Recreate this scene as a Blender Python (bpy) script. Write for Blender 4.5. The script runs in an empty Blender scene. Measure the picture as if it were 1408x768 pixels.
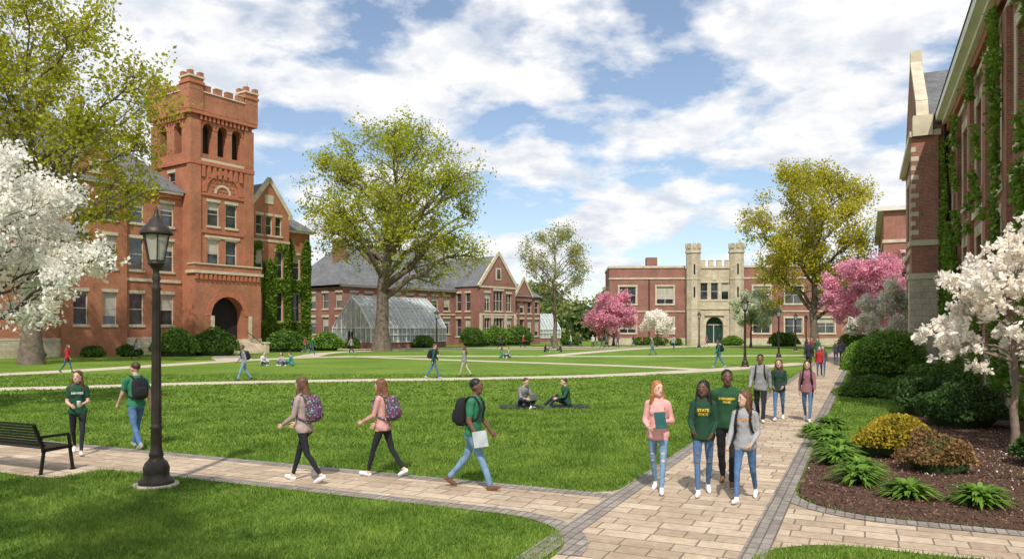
import bpy, math, numpy as np
from mathutils import Vector, Matrix
from mathutils.bvhtree import BVHTree
import time
T0=time.time()
sc=bpy.context.scene
COL=sc.collection
rad=math.radians
# ------------------------------------------------------------------ materials
def newmat(name):
    m=bpy.data.materials.new(name); m.use_nodes=True
    nt=m.node_tree; b=nt.nodes['Principled BSDF']; return m,nt,b
def ramp2(nt,fac,c1,c2,p1=0.,p2=1.):
    r=nt.nodes.new('ShaderNodeValToRGB'); r.color_ramp.elements[0].position=p1; r.color_ramp.elements[1].position=p2
    r.color_ramp.elements[0].color=(*c1,1); r.color_ramp.elements[1].color=(*c2,1)
    nt.links.new(fac,r.inputs[0]); return r.outputs[0]
def noise(nt,vec,scale,detail=4,rough=.55,dist=0):
    n=nt.nodes.new('ShaderNodeTexNoise'); n.inputs['Scale'].default_value=scale; n.inputs['Detail'].default_value=detail
    n.inputs['Roughness'].default_value=rough; n.inputs['Distortion'].default_value=dist
    if vec is not None: nt.links.new(vec,n.inputs['Vector'])
    return n.outputs['Fac']
def mixc(nt,fac,a,b,mode='MIX'):
    m=nt.nodes.new('ShaderNodeMix'); m.data_type='RGBA'; m.blend_type=mode
    for s,v in ((m.inputs[0],fac),(m.inputs[6],a),(m.inputs[7],b)):
        if hasattr(v,'is_linked') or hasattr(v,'links'): nt.links.new(v,s)
        elif isinstance(v,(int,float)): s.default_value=v
        else: s.default_value=(*v,1)
    return m.outputs[2]
def bumpn(nt,b,h,strength,dist=.02):
    n=nt.nodes.new('ShaderNodeBump'); n.inputs['Strength'].default_value=strength; n.inputs['Distance'].default_value=dist
    nt.links.new(h,n.inputs['Height']); nt.links.new(n.outputs[0],b.inputs['Normal'])
def coords(nt,kind='Object'):
    t=nt.nodes.new('ShaderNodeTexCoord'); return t.outputs[kind]
def M(name,col,rough=.8,var=.3,ns=3.,bump=0.,bs=30.,metal=0.,spec=.4,bd=.02):
    m,nt,b=newmat(name); v=coords(nt)
    f=noise(nt,v,ns,5)
    c=ramp2(nt,f,tuple(x*(1-var) for x in col),tuple(min(1,x*(1+var)) for x in col),.3,.7)
    nt.links.new(c,b.inputs['Base Color']); b.inputs['Roughness'].default_value=rough
    b.inputs['Metallic'].default_value=metal; b.inputs['Specular IOR Level'].default_value=spec
    if bump>0: bumpn(nt,b,noise(nt,v,bs,4),bump,bd)
    return m
def brickmat(name,c1,c2,mortar,w=.22,h=.075,ms=.01,var=.3,bump=.3,rough=.9,offset=.5,ns=.5,sq=None):
    m,nt,b=newmat(name); v=coords(nt,'UV')
    t=nt.nodes.new('ShaderNodeTexBrick'); t.offset=offset
    if sq: t.squash=sq; t.squash_frequency=3; t.offset_frequency=2
    t.inputs['Scale'].default_value=1; t.inputs['Brick Width'].default_value=w; t.inputs['Row Height'].default_value=h
    t.inputs['Mortar Size'].default_value=ms; t.inputs['Bias'].default_value=0
    t.inputs['Color1'].default_value=(*c1,1); t.inputs['Color2'].default_value=(*c2,1); t.inputs['Mortar'].default_value=(*mortar,1)
    nt.links.new(v,t.inputs['Vector'])
    o=coords(nt)
    f=noise(nt,o,ns,8,.65)
    g=ramp2(nt,f,(1-var,)*3,(1+var*.6,)*3,.3,.72)
    c=mixc(nt,1.,t.outputs['Color'],g,'MULTIPLY')
    f2=noise(nt,o,9,4,.6)
    c=mixc(nt,1.,c,ramp2(nt,f2,(.8,)*3,(1.15,)*3,.3,.7),'MULTIPLY')
    nt.links.new(c,b.inputs['Base Color']); b.inputs['Roughness'].default_value=rough
    b.inputs['Specular IOR Level'].default_value=.25
    if bump: 
        inv=nt.nodes.new('ShaderNodeMath'); inv.operation='SUBTRACT'; inv.inputs[0].default_value=1
        nt.links.new(t.outputs['Fac'],inv.inputs[1]); bumpn(nt,b,inv.outputs[0],bump,.01)
    return m
def leafmat(name,c1,c2,trans=.35,ns=.35,rough=.6,dk=(.72,.76,.7),hi=(1.2,1.18,1.15)):
    m,nt,b=newmat(name)
    g=nt.nodes.new('ShaderNodeNewGeometry'); 
    c=ramp2(nt,g.outputs['Random Per Island'],c1,c2)
    f=noise(nt,coords(nt),ns,4)
    c=mixc(nt,1.,c,ramp2(nt,f,dk,hi,.35,.65),'MULTIPLY')
    nt.links.new(c,b.inputs['Base Color']); b.inputs['Roughness'].default_value=rough; b.inputs['Specular IOR Level'].default_value=.25
    tr=nt.nodes.new('ShaderNodeBsdfTranslucent'); nt.links.new(c,tr.inputs[0])
    mx=nt.nodes.new('ShaderNodeMixShader'); mx.inputs[0].default_value=trans
    nt.links.new(b.outputs[0],mx.inputs[1]); nt.links.new(tr.outputs[0],mx.inputs[2])
    nt.links.new(mx.outputs[0],nt.nodes['Material Output'].inputs[0]); return m
# ------------------------------------------------------------------ mesh helpers
def np_mesh(name,V,F,mat=None,parent=None,smooth=False,mats=None,mi=None,link=True):
    V=np.asarray(V,dtype=np.float32); F=np.asarray(F,dtype=np.int32); k=F.shape[1]
    me=bpy.data.meshes.new(name); me.vertices.add(len(V)); me.vertices.foreach_set('co',V.ravel())
    me.loops.add(F.size); me.loops.foreach_set('vertex_index',F.ravel())
    me.polygons.add(len(F)); me.polygons.foreach_set('loop_start',np.arange(0,F.size,k,dtype=np.int32))
    for m in (mats or ([mat] if mat else [])): me.materials.append(m)
    if mi is not None: me.polygons.foreach_set('material_index',np.asarray(mi,dtype=np.int32))
    if smooth: me.polygons.foreach_set('use_smooth',np.ones(len(F),dtype=bool))
    me.update(calc_edges=True)
    ob=bpy.data.objects.new(name,me)
    if link: COL.objects.link(ob)
    if parent: ob.parent=parent
    return ob
def empty(name,loc=(0,0,0),rz=0):
    e=bpy.data.objects.new(name,None); COL.objects.link(e); e.location=loc; e.rotation_euler=(0,0,rz); e.empty_display_size=.3; return e
def nrm(a): return a/np.maximum(np.linalg.norm(a,axis=-1,keepdims=True),1e-9)
def tube_batch(P,R,sides=6):
    P=np.asarray(P,float); R=np.asarray(R,float); B,K,_=P.shape
    T=nrm(np.gradient(P,axis=1)); ref=np.array([.31,.52,.33])
    a=nrm(np.cross(T,ref)); b=np.cross(T,a)
    th=np.linspace(0,2*np.pi,sides,endpoint=False)
    V=P[:,:,None,:]+R[:,:,None,None]*(np.cos(th)[None,None,:,None]*a[:,:,None,:]+np.sin(th)[None,None,:,None]*b[:,:,None,:])
    idx=np.arange(B*K*sides).reshape(B,K,sides)
    q=np.stack([idx[:,:-1,:],np.roll(idx[:,:-1,:],-1,2),np.roll(idx[:,1:,:],-1,2),idx[:,1:,:]],-1).reshape(-1,4)
    return V.reshape(-1,3),q
def join(parts):
    Vs=[];Fs=[];o=0
    for V,F in parts: Vs.append(V);Fs.append(F+o);o+=len(V)
    return np.concatenate(Vs),np.concatenate(Fs)
def leafquads(C,size,rng,aspect=.6,up=0.):
    n=len(C); a=rng.normal(size=(n,3)); a[:,2]*=(1-up*.5); a=nrm(a); b=rng.normal(size=(n,3)); b=nrm(np.cross(a,b))
    s=(size*rng.uniform(.6,1.35,n))[:,None]
    V=np.stack([C+a*s,C+b*s*aspect,C-a*s,C-b*s*aspect],1).reshape(-1,3)
    return V,np.arange(4*n).reshape(-1,4)
def lathe(prof,sides=24,smooth=True):
    V=[];th=np.linspace(0,2*np.pi,sides,endpoint=False)
    for r,z in prof: V.append(np.stack([r*np.cos(th),r*np.sin(th),np.full(sides,z)],1))
    K=len(prof); idx=np.arange(K*sides).reshape(K,sides)
    F=np.stack([idx[:-1],np.roll(idx[:-1],-1,1),np.roll(idx[1:],-1,1),idx[1:]],-1).reshape(-1,4)
    return np.concatenate(V),F
def superell(c,r,p=4,n=16):
    u=np.linspace(0,2*np.pi,n*2,endpoint=False); v=np.linspace(-np.pi/2,np.pi/2,n+1)
    D=np.stack([np.outer(np.cos(v),np.cos(u)),np.outer(np.cos(v),np.sin(u)),np.outer(np.sin(v),np.ones_like(u))],-1)
    k=(np.abs(D)**p).sum(-1,keepdims=True)**(1/p); D=D/k
    V=(D*np.array(r)+np.array(c)).reshape(-1,3); idx=np.arange(len(V)).reshape(n+1,2*n)
    F=np.stack([idx[:-1],np.roll(idx[:-1],-1,1),np.roll(idx[1:],-1,1),idx[1:]],-1).reshape(-1,4)
    return V,F
# ------------------------------------------------------------------ poly builder
class Bld:
    def __init__(s,name,loc=(0,0,0),rz=0.):
        s.root=empty(name,loc,rz); s.p={}
    def poly(s,key,pts):
        V,F=s.p.setdefault(key,([],[])); o=len(V); V.extend([tuple(p) for p in pts]); F.append(tuple(range(o,o+len(pts))))
    def hexa(s,key,c):
        V,F=s.p.setdefault(key,([],[])); o=len(V); V.extend([tuple(p) for p in c])
        for f in ((0,3,2,1),(4,5,6,7),(0,1,5,4),(1,2,6,5),(2,3,7,6),(3,0,4,7)): F.append(tuple(o+i for i in f))
    def box(s,key,x0,x1,y0,y1,z0,z1):
        s.hexa(key,[(x0,y0,z0),(x1,y0,z0),(x1,y1,z0),(x0,y1,z0),(x0,y0,z1),(x1,y0,z1),(x1,y1,z1),(x0,y1,z1)])
    def beam(s,key,p,q,w,h,up=(0,0,1)):
        p=Vector(p);q=Vector(q);d=(q-p).normalized(); u=Vector(up)
        if abs(d.dot(u))>.99: u=Vector((0,1,0))
        a=d.cross(u).normalized(); b=a.cross(d).normalized(); a=a*w/2; b=b*h/2
        s.hexa(key,[p-a-b,p+a-b,q+a-b,q-a-b,p-a+b,p+a+b,q+a+b,q-a+b])
    def wall(s,p0,p1,z0,z1,ops=(),key='brick',depth=.22,glass='glass',frame='frame',rng=None,trim=True,top='stone'):
        p0=Vector((p0[0],p0[1],0));p1=Vector((p1[0],p1[1],0)); L=(p1-p0).length; t=(p1-p0)/L; n=Vector((t.y,-t.x,0))
        P=lambda u,z,d=0.: tuple(p0+t*u-n*d+Vector((0,0,z)))
        us=sorted({0.,L}|{o[0] for o in ops}|{o[1] for o in ops}); zs=sorted({z0,z1}|{o[2] for o in ops}|{o[3] for o in ops})
        us=[u for u in us if -1e-6<=u<=L+1e-6]; zs=[z for z in zs if z0-1e-6<=z<=z1+1e-6]
        for i in range(len(us)-1):
            for j in range(len(zs)-1):
                uc=(us[i]+us[i+1])/2; zc=(zs[j]+zs[j+1])/2
                if any(o[0]<uc<o[1] and o[2]<zc<o[3] for o in ops): continue
                s.poly(key,[P(us[i],zs[j]),P(us[i+1],zs[j]),P(us[i+1],zs[j+1]),P(us[i],zs[j+1])])
        def fb(k,u0,u1,a,b,d0,d1):
            s.hexa(k,[P(u0,a,d0),P(u1,a,d0),P(u1,a,d1),P(u0,a,d1),P(u0,b,d0),P(u1,b,d0),P(u1,b,d1),P(u0,b,d1)])
        for o in ops:
            u0,u1,a,b=o[:4]; opt=o[4] if len(o)>4 else {}
            dp=opt.get('depth',depth); r=(u1-u0)/2; um=(u0+u1)/2; arch=opt.get('arch',False)
            zt=b-r if arch else b; rk=opt.get('rk',key)
            s.poly(rk,[P(u0,a),P(u0,a,dp),P(u0,zt,dp),P(u0,zt)]); s.poly(rk,[P(u1,a),P(u1,zt),P(u1,zt,dp),P(u1,a,dp)])
            s.poly(rk,[P(u0,a),P(u1,a),P(u1,a,dp),P(u0,a,dp)])
            if arch:
                N=10; arc=[(um-r*math.cos(math.pi*i/N),zt+r*math.sin(math.pi*i/N)) for i in range(N+1)]
                s.poly(key,[P(u0,b)]+[P(*q) for q in arc[:N//2+1]]); s.poly(key,[P(u1,b)]+[P(*q) for q in reversed(arc[N//2:])])
                rr=r+opt.get('ring',.28); arc2=[(um-rr*math.cos(math.pi*i/N),zt+rr*math.sin(math.pi*i/N)) for i in range(N+1)]
                tk=opt.get('tk','trim')
                for i in range(N):
                    s.poly(rk,[P(*arc[i]),P(*arc[i+1]),P(*arc[i+1],dp),P(*arc[i],dp)])
                    A,B_,C,D=arc[i],arc[i+1],arc2[i+1],arc2[i]
                    s.hexa(tk,[P(*A,.03),P(*B_,.03),P(*C,.03),P(*D,.03),P(*A,-.05),P(*B_,-.05),P(*C,-.05),P(*D,-.05)])
            else: s.poly(rk,[P(u0,b),P(u0,b,dp),P(u1,b,dp),P(u1,b)])
            g=opt.get('glass',glass); s.poly(g,[P(u0,a,dp),P(u1,a,dp),P(u1,b,dp),P(u0,b,dp)])
            if not opt.get('open',False):
                f=opt.get('fr',.07); nx=opt.get('nx',1); nz=opt.get('nz',2); e0=dp-.07; e1=dp-.004
                fb(frame,u0,u0+f,a,b,e0,e1); fb(frame,u1-f,u1,a,b,e0,e1); fb(frame,u0+f,u1-f,a,a+f,e0,e1)
                if not arch: fb(frame,u0+f,u1-f,b-f,b,e0,e1)
                for i in range(1,nx): 
                    uu=u0+(u1-u0)*i/nx; fb(frame,uu-.035,uu+.035,a+f,b-f,e0+.005,e1)
                for i in range(1,nz):
                    zz=a+(b-a)*i/nz; fb(frame,u0+f,u1-f,zz-.03,zz+.03,e0+.01,e1)
                if rng is not None and rng.random()<.55 and not arch:
                    hb=(b-a)*rng.choice([.3,.45,.5,.7]); fb('blind',u0+f+.02,u1-f-.02,b-f-hb,b-f-.01,dp-.03,dp-.008)
            if trim and opt.get('trim',True):
                sw=opt.get('sw',.12); fb(top,u0-sw,u1+sw,a-.2,a+.015,-.1,.05)
                if not arch: fb(top,u0-sw,u1+sw,b+.004,b+opt.get('lh',.3),-.05,.05)
                if opt.get('jamb'):
                    j=opt['jamb']; fb(top,u0-j,u0-.003,a+.016,b+.003,-.045,.05); fb(top,u1+.003,u1+j,a+.016,b+.003,-.045,.05)
        return P,fb
    def gable(s,key,x0,x1,y0,y1,z,zr,axis='x',th=.2):
        if axis=='x':
            ym=(y0+y1)/2; A=[(x0,y0,z),(x1,y0,z),(x1,ym,zr),(x0,ym,zr)]; B=[(x0,ym,zr),(x1,ym,zr),(x1,y1,z),(x0,y1,z)]
        else:
            xm=(x0+x1)/2; A=[(x0,y0,z),(xm,y0,zr),(xm,y1,zr),(x0,y1,z)]; B=[(xm,y0,zr),(x1,y0,z),(x1,y1,z),(xm,y1,zr)]
        s.poly(key,A); s.poly(key,B)
    def hip(s,key,x0,x1,y0,y1,z,zr,ins=None):
        ym=(y0+y1)/2; i=ins if ins is not None else (y1-y0)/2; a=(x0+i,ym,zr); b=(x1-i,ym,zr)
        s.poly(key,[(x0,y0,z),(x1,y0,z),b,a]); s.poly(key,[(x1,y1,z),(x0,y1,z),a,b]); s.poly(key,[(x0,y1,z),(x0,y0,z),a]); s.poly(key,[(x1,y0,z),(x1,y1,z),b])
        s.poly(key,[(x0,y0,z),(x0,y1,z),(x1,y1,z),(x1,y0,z)])
        s.beam(key,(x0+i,ym,zr+.03),(x1-i,ym,zr+.03),.25,.12)
    def cren(s,key,p,q,z,h,w,gap,th,cap=None):
        p=Vector((*p,0));q=Vector((*q,0));L=(q-p).length;d=(q-p)/L;n=max(1,int(round((L+gap)/(w+gap)))); w=(L-(n-1)*gap)/n
        for i in range(n):
            a=p+d*(i*(w+gap));b=a+d*w
            s.beam(key,(a.x,a.y,z+h/2),(b.x,b.y,z+h/2),th,h)
            if cap: s.beam(cap,(a.x-d.x*.04,a.y-d.y*.04,z+h+.05),(b.x+d.x*.04,b.y+d.y*.04,z+h+.05),th+.1,.1)
    def prism(s,key,cx,cy,r,z0,z1,n=8,r1=None):
        r1=r if r1 is None else r1; o=math.pi/n
        A=[(cx+r*math.cos(o+2*math.pi*i/n),cy+r*math.sin(o+2*math.pi*i/n),z0) for i in range(n)]
        B=[(cx+r1*math.cos(o+2*math.pi*i/n),cy+r1*math.sin(o+2*math.pi*i/n),z1) for i in range(n)]
        for i in range(n): j=(i+1)%n; s.poly(key,[A[i],A[j],B[j],B[i]])
        s.poly(key,B); s.poly(key,A[::-1])
    def ivy(s,p0,p1,z0,z1,ops,n,size,mat,seed,fn,name='ivy'):
        rng=np.random.default_rng(seed); p0=np.array(p0,float);p1=np.array(p1,float);L=np.linalg.norm(p1-p0);t=(p1-p0)/L;nn=np.array([t[1],-t[0]])
        u=rng.uniform(0,L,n);z=rng.uniform(z0,z1,n); k=fn(u/L,(z-z0)/(z1-z0),u,z)
        for o in ops: k&=~((u>o[0]-.05)&(u<o[1]+.05)&(z>o[2]-.1)&(z<o[3]+.1))
        u=u[k];z=z[k]; d=np.abs(rng.normal(0,.12,len(u)))+.04+.12*(np.sin(u*2.1)+np.sin(z*1.7+u))**2/4
        C=np.stack([p0[0]+t[0]*u+nn[0]*d,p0[1]+t[1]*u+nn[1]*d,z],1)
        V,F=leafquads(C,size,rng,.8); np_mesh(name,V,F,mat,s.root)
    def finish(s,mm):
        for k,(V,F) in s.p.items():
            me=bpy.data.meshes.new(k); me.from_pydata(V,[],F); me.materials.append(mm[k]); uv=me.uv_layers.new(name='UVMap')
            for p in me.polygons:
                n=p.normal
                if abs(n.z)>.97: t=Vector((1,0,0)); b=Vector((0,1,0))
                else: t=Vector((-n.y,n.x,0)).normalized(); b=n.cross(t)
                for li in p.loop_indices:
                    v=me.vertices[me.loops[li].vertex_index].co; uv.data[li].uv=(v.dot(t),v.dot(b))
            ob=bpy.data.objects.new(k,me); COL.objects.link(ob); ob.parent=s.root
# ------------------------------------------------------------------ people
def capsule(p,q,r1,r2,n=12):
    p=np.array(p,float);q=np.array(q,float);d=q-p;L=np.linalg.norm(d);
    d=d/L if L>1e-6 else np.array([0,0,1.])
    ref=np.array([1,0,0.]) if abs(d[0])<.8 else np.array([0,1,0.]); a=np.cross(d,ref);a/=np.linalg.norm(a);b=np.cross(d,a)
    th=np.linspace(0,2*np.pi,n,endpoint=False); prof=[]
    for an in (-89,-60,-30,0): prof.append((r1*math.cos(rad(an)),r1*math.sin(rad(an))))
    for an in (0,30,60,89): prof.append((r2*math.cos(rad(an)),L+r2*math.sin(rad(an))))
    V=np.concatenate([p+d*h+r*(np.cos(th)[:,None]*a+np.sin(th)[:,None]*b) for r,h in prof]); K=len(prof)
    idx=np.arange(K*n).reshape(K,n); F=np.stack([idx[:-1],np.roll(idx[:-1],-1,1),np.roll(idx[1:],-1,1),idx[1:]],-1).reshape(-1,4)
    return V,F
def caps_close(V,F,n): return [list(range(n))[::-1],list(range(len(V)-n,len(V)))]
SK,TOP,BOT,SHOE,HAIR,SOLE,DARK,WHITE,LIP=range(9)
_mc={}
def cmat(kind,col):
    key=(kind,col)
    if key in _mc: return _mc[key]
    if kind=='skin': m=M('skin',col,.55,.08,20,spec=.4); 
    elif kind=='denim': m=M('denim',col,.9,.25,9,.2,60,bd=.006)
    elif kind=='hair': m=M('hair',col,.5,.35,25,.3,70,bd=.01)
    elif kind=='floral':
        m,nt,b=newmat('floral_fabric'); v=nt.nodes.new('ShaderNodeTexVoronoi'); v.inputs['Scale'].default_value=26; nt.links.new(coords(nt),v.inputs['Vector'])
        c=mixc(nt,ramp2(nt,v.outputs['Distance'],(1,1,1),(0,0,0),.25,.5),(.02,.02,.05),v.outputs['Color']); c=mixc(nt,.5,c,(.16,.07,.13)); nt.links.new(c,b.inputs['Base Color']); b.inputs['Roughness'].default_value=.9
    else: m=M('cloth',col,.9,.16,7,.2,50,bd=.006)
    _mc[key]=m; return m
eyeM=M('eye_dark',(.02,.015,.01),.2,0); whiteM=M('eye_white',(.55,.52,.5),.3,0); soleM=M('shoe_sole',(.7,.7,.68),.6,.1)
def lipmat(skin): 
    return cmat('cloth2',(skin[0]*.75,skin[1]*.4,skin[2]*.42))
WALKA=((20,4,12),(-16,20,-28)); WALKB=((-16,20,-28),(20,4,12)); STAND=((3,4,0),(-3,3,0)); WALKC=((13,4,6),(-11,14,-16)); WALKD=((-11,14,-16),(13,4,6))
ARM0=((-18,12,9,0),(18,18,9,0)); ARM1=((18,18,9,0),(-18,12,9,0))
def person(name,x,y,face,H=1.72,fem=False,top=(.1,.1,.1),bot=(.08,.15,.3),denim=True,shoe=(.6,.6,.6),skin=(.5,.3,.21),hair=(.06,.03,.015),hs='short',
           legs=WALKA,arms=ARM0,lean=3,turn=0,tilt=0,pack=None,sleeve='long',text=None,tcol=(.7,.5,.05),near=True,seat=None,hold=None,slim=False,rip=False,jacket=None):
    P=[]
    def cap(l,p,q,r1,r2): P.append(('c',l,np.array(p,float),np.array(q,float),r1,r2))
    def ell(l,c,r,R=None): P.append(('e',l,np.array(c,float),np.array(r,float),np.eye(3) if R is None else R,0))
    s_w=.15 if fem else .178
    cl,sl=math.cos(rad(lean)),math.sin(rad(lean))
    legsP=[]
    for i,side in enumerate((-1,1)):
        hip=np.array([side*.085,0,0.])
        if seat:
            knee=np.array(seat[i][0]);ank=np.array(seat[i][1]);f=np.array(seat[i][2],float);f/=np.linalg.norm(f);dn=np.array([0,0,-1.])
        else:
            th,k,fp=[rad(v) for v in legs[i]]
            knee=hip+.43*np.array([side*.01,math.sin(th),-math.cos(th)]); ank=knee+.41*np.array([-side*.04,math.sin(th-k),-math.cos(th-k)])
            f=np.array([side*.12,math.cos(fp),math.sin(fp)]);dn=np.array([0,math.sin(fp),-math.cos(fp)])
        heel=ank-f*.04+dn*.05; ball=heel+f*.13+dn*.005; toe=heel+f*.175+dn*.008
        legsP.append((hip,knee,ank,heel,ball,toe,f,dn))
    hz=-min(min(l[3][2],l[5][2]) for l in legsP)+.035 if not seat else .13
    O=np.array([0,0,hz])
    def T(px,py,pz): return np.array([px,py*cl+pz*sl,-py*sl+pz*cl])+O
    for i,(hip,knee,ank,heel,ball,toe,f,dn) in enumerate(legsP):
        hip,knee,ank,heel,ball,toe=[v+(O if not seat else (O if j==0 else 0)) for j,v in enumerate((hip,knee,ank,heel,ball,toe))]
        t_=.078 if slim else .086
        cap(BOT,hip,knee,t_+(.004 if fem else 0),.05 if slim else .06); mid=knee+(ank-knee)*.33
        cap(BOT,knee,ank+(knee-ank)*.08,.05 if slim else .058,.035 if slim else .05)
        back=np.cross(np.array([1.,0,0]),ank-knee); back/=np.linalg.norm(back); 
        if back[1]>0: back=-back
        u_=(ank-knee)/np.linalg.norm(ank-knee)
        if slim: cap(BOT,mid+back*.012-u_*.05,mid+back*.012+u_*.07,.045,.038)
        cap(SHOE if denim else SK,ank,heel+(ank-heel)*.4,.036,.036)
        cap(SHOE,heel,ball,.038,.039); cap(SHOE,ball,toe,.04,.03); cap(SOLE,heel+dn*.018,toe+dn*.012,.029,.026)
        if rip:
            kd=(knee-hip);fr=np.cross(kd,np.array([1.,0,0]));fr/=np.linalg.norm(fr)
            if fr[1]<0: fr=-fr
            for q in (.98,.72): ell(SK,hip+kd*q+fr*(.042+(1-q)*.03),(.03,.016,.018))
        cap(BOT,T(.0,-.005,.03),hip,.098,.098)
    ell(BOT,T(0,-.01,.0),(.15,.112,.12)); 
    for sd in (-1,1): ell(BOT,T(sd*.065,-.045,-.035),(.08,.08,.09))
    hem=-.07 if sleeve=='long' else -.05
    W=[( hem,.158,.118),(.06,.153,.116),(.17,.148,.11),(.28,.155,.115),(.38,.166,.122),(.46,.168,.112),(.52,.12,.085),(.56,.07,.065)]
    if fem: W=[(hem,.165,.122),(.05,.15,.112),(.17,.128,.098),(.28,.133,.102),(.38,.145,.11),(.46,.147,.1),(.52,.105,.076),(.56,.06,.055)]
    W=np.array(W); puff=1.08 if sleeve=='long' else 1.03
    for z_ in np.linspace(hem+.03,.53,20):
        a_=np.interp(z_,W[:,0],W[:,1]);b_=np.interp(z_,W[:,0],W[:,2]); ell(TOP,T(0,0,z_),(a_*puff,b_*puff,.06))
    if fem:
        for sd in (-1,1): ell(TOP,T(sd*.06,.062,.36),(.068,.058,.08))
    cap(SK,T(0,-.005,.54),T(0,.012,.63),.056 if not fem else .046,.052 if not fem else .043)
    hands=[]
    for i,sd in enumerate((-1,1)):
        a,e,ab,inw=arms[i]; a,e,ab=rad(a),rad(e),rad(ab)
        sh=T(sd*s_w,0,.475); d1=np.array([sd*math.sin(ab),math.sin(a)*math.cos(ab),-math.cos(a)*math.cos(ab)])
        el=sh+.28*d1; d2=np.array([sd*math.sin(ab)*.5-sd*inw,math.sin(a+e),-math.cos(a+e)]);d2/=np.linalg.norm(d2)
        wr=el+.24*d2; k=.85 if fem else 1.
        if sleeve=='long':
            cap(TOP,sh,el,.064*k,.052*k); cap(TOP,el,wr-d2*.015,.053*k,.04*k)
        else:
            m=sh+(el-sh)*.62; cap(TOP,sh,m,.066*k,.06*k); cap(SK,m,el,.047*k,.041*k); cap(SK,el,wr,.042*k,.028*k)
        cap(TOP,T(sd*.05,0,.515),sh,.055,.062*k)
        pal=wr+d2*.085; lat=np.cross(d2,np.array([sd*1.,0,0.]));ln=np.linalg.norm(lat); lat=lat/ln if ln>.1 else np.array([0,0,1.])
        if lat[1]<-.2 or (abs(lat[1])<=.2 and lat[2]<0): lat=-lat
        cap(SK,wr,pal+lat*.016,.027*k,.024*k); cap(SK,wr+lat*0,pal-lat*.016,.026*k,.024*k)
        hands.append((wr,pal,d2,lat,sd,k))
    ct,st=math.cos(rad(turn)),math.sin(rad(turn)); Rz=np.array([[ct,-st,0],[st,ct,0],[0,0,1.]])
    tt=rad(tilt);Rx=np.array([[1,0,0],[0,math.cos(tt),-math.sin(tt)],[0,math.sin(tt),math.cos(tt)]]); Rh=Rz@Rx
    hc=T(0,.022,.71); HS=1.06
    hp=lambda *v: hc+Rh@(np.array(v,float)*HS)
    hr=lambda *v: tuple(q*HS for q in v)
    ell(SK,hp(0,0,.015),hr(.074,.094,.1),Rh); ell(SK,hp(0,.025,-.05),hr(.056,.062,.065),Rh); ell(SK,hp(0,.062,-.085),hr(.028,.025,.024),Rh)
    cap(SK,hp(0,.09,.005),hp(0,.104,-.028),.009,.013)
    for sd in (-1,1): ell(SK,hp(sd*.077,-.003,-.01),(.012,.02,.03),Rh)
    if hs=='short':
        ell(HAIR,hp(0,-.018,.043),hr(.08,.094,.086),Rh)
    else:
        ell(HAIR,hp(0,-.02,.042),hr(.086,.1,.09),Rh); ell(HAIR,hp(0,-.055,-.02),hr(.084,.068,.1),Rh)
        for sd in (-1,1):
            cap(HAIR,hp(sd*.07,-.01,.03),hp(sd*.084,.0,-.1),.028,.032); cap(HAIR,hp(sd*.084,-.005,-.1),T(sd*.1,.045,.44),.034,.03); cap(HAIR,T(sd*.1,.045,.45),T(sd*.1,.09,.36),.03,.016)
        cap(HAIR,hp(0,-.06,-.04),T(0,-.1,.46),.075,.075); cap(HAIR,T(.05,-.1,.48),T(.05,-.13,.33),.055,.028); cap(HAIR,T(-.05,-.1,.48),T(-.05,-.13,.33),.055,.028)
    Vs=[];Fs=[]
    for pr in P:
        o=len(Vs)
        if pr[0]=='c':
            V,F=capsule(pr[2],pr[3],pr[4],pr[5],12); Fs+= [tuple(int(i)+o for i in f) for f in F]; Fs+=[tuple(i+o for i in g) for g in caps_close(V,F,12)]
        else:
            nn_=9 if near else 6
            V,F=superell((0,0,0),(1,1,1),2,nn_); V=(V*pr[3])@pr[4].T+pr[2]
            Fs+=[tuple(int(i)+o for i in f) for f in F]
        Vs+=V.tolist()
    me=bpy.data.meshes.new('t'); me.from_pydata(Vs,[],Fs); me.update(); ob=bpy.data.objects.new('t',me); COL.objects.link(ob)
    md=ob.modifiers.new('r','REMESH'); md.mode='VOXEL'; md.voxel_size=.0125 if near else .026
    md=ob.modifiers.new('s','SMOOTH'); md.factor=.5; md.iterations=3 if near else 1
    dg=bpy.context.evaluated_depsgraph_get(); dg.update(); m2=bpy.data.meshes.new_from_object(ob.evaluated_get(dg))
    bpy.data.objects.remove(ob); bpy.data.meshes.remove(me)
    n=len(m2.vertices); co=np.empty(n*3);m2.vertices.foreach_get('co',co);co=co.reshape(-1,3)
    nf=len(m2.polygons); fv=[tuple(p.vertices) for p in m2.polygons]; F4=np.array([f if len(f)==4 else (f[0],f[1],f[2],f[2]) for f in fv])
    no=np.empty(n*3); m2.vertices.foreach_get('normal',no); no=no.reshape(-1,3)
    fc=co[F4].mean(1); best=np.full(nf,9.);lab=np.zeros(nf,int)
    for pr in P:
        if pr[0]=='c':
            d=pr[3]-pr[2];t=np.clip(((fc-pr[2])@d)/max(d@d,1e-9),0,1); sd=np.linalg.norm(fc-pr[2]-t[:,None]*d,axis=1)-(pr[4]+(pr[5]-pr[4])*t)
        else:
            q=(fc-pr[2])@pr[4]; l=np.linalg.norm(q/pr[3],axis=1); sd=(l-1)*np.linalg.norm(q,axis=1)/np.maximum(l,1e-6)
        m=sd<best; best[m]=sd[m]; lab[m]=pr[1]
    rel=fc-O; pz=rel[:,1]*sl+rel[:,2]*cl; py=rel[:,1]*cl-rel[:,2]*sl
    trunk=(np.abs(rel[:,0])<.21)&(np.abs(py)<.16)&((lab==TOP)|(lab==BOT))
    if seat: trunk&=(py<.13)
    lab[trunk&(lab==BOT)&(pz>hem)&(pz<.3)]=TOP
    bpy.data.meshes.remove(m2)
    vl=np.zeros(n,int); vl[F4[:,0]]=lab; msk=((vl==TOP)|(vl==BOT)).astype(float)
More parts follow.
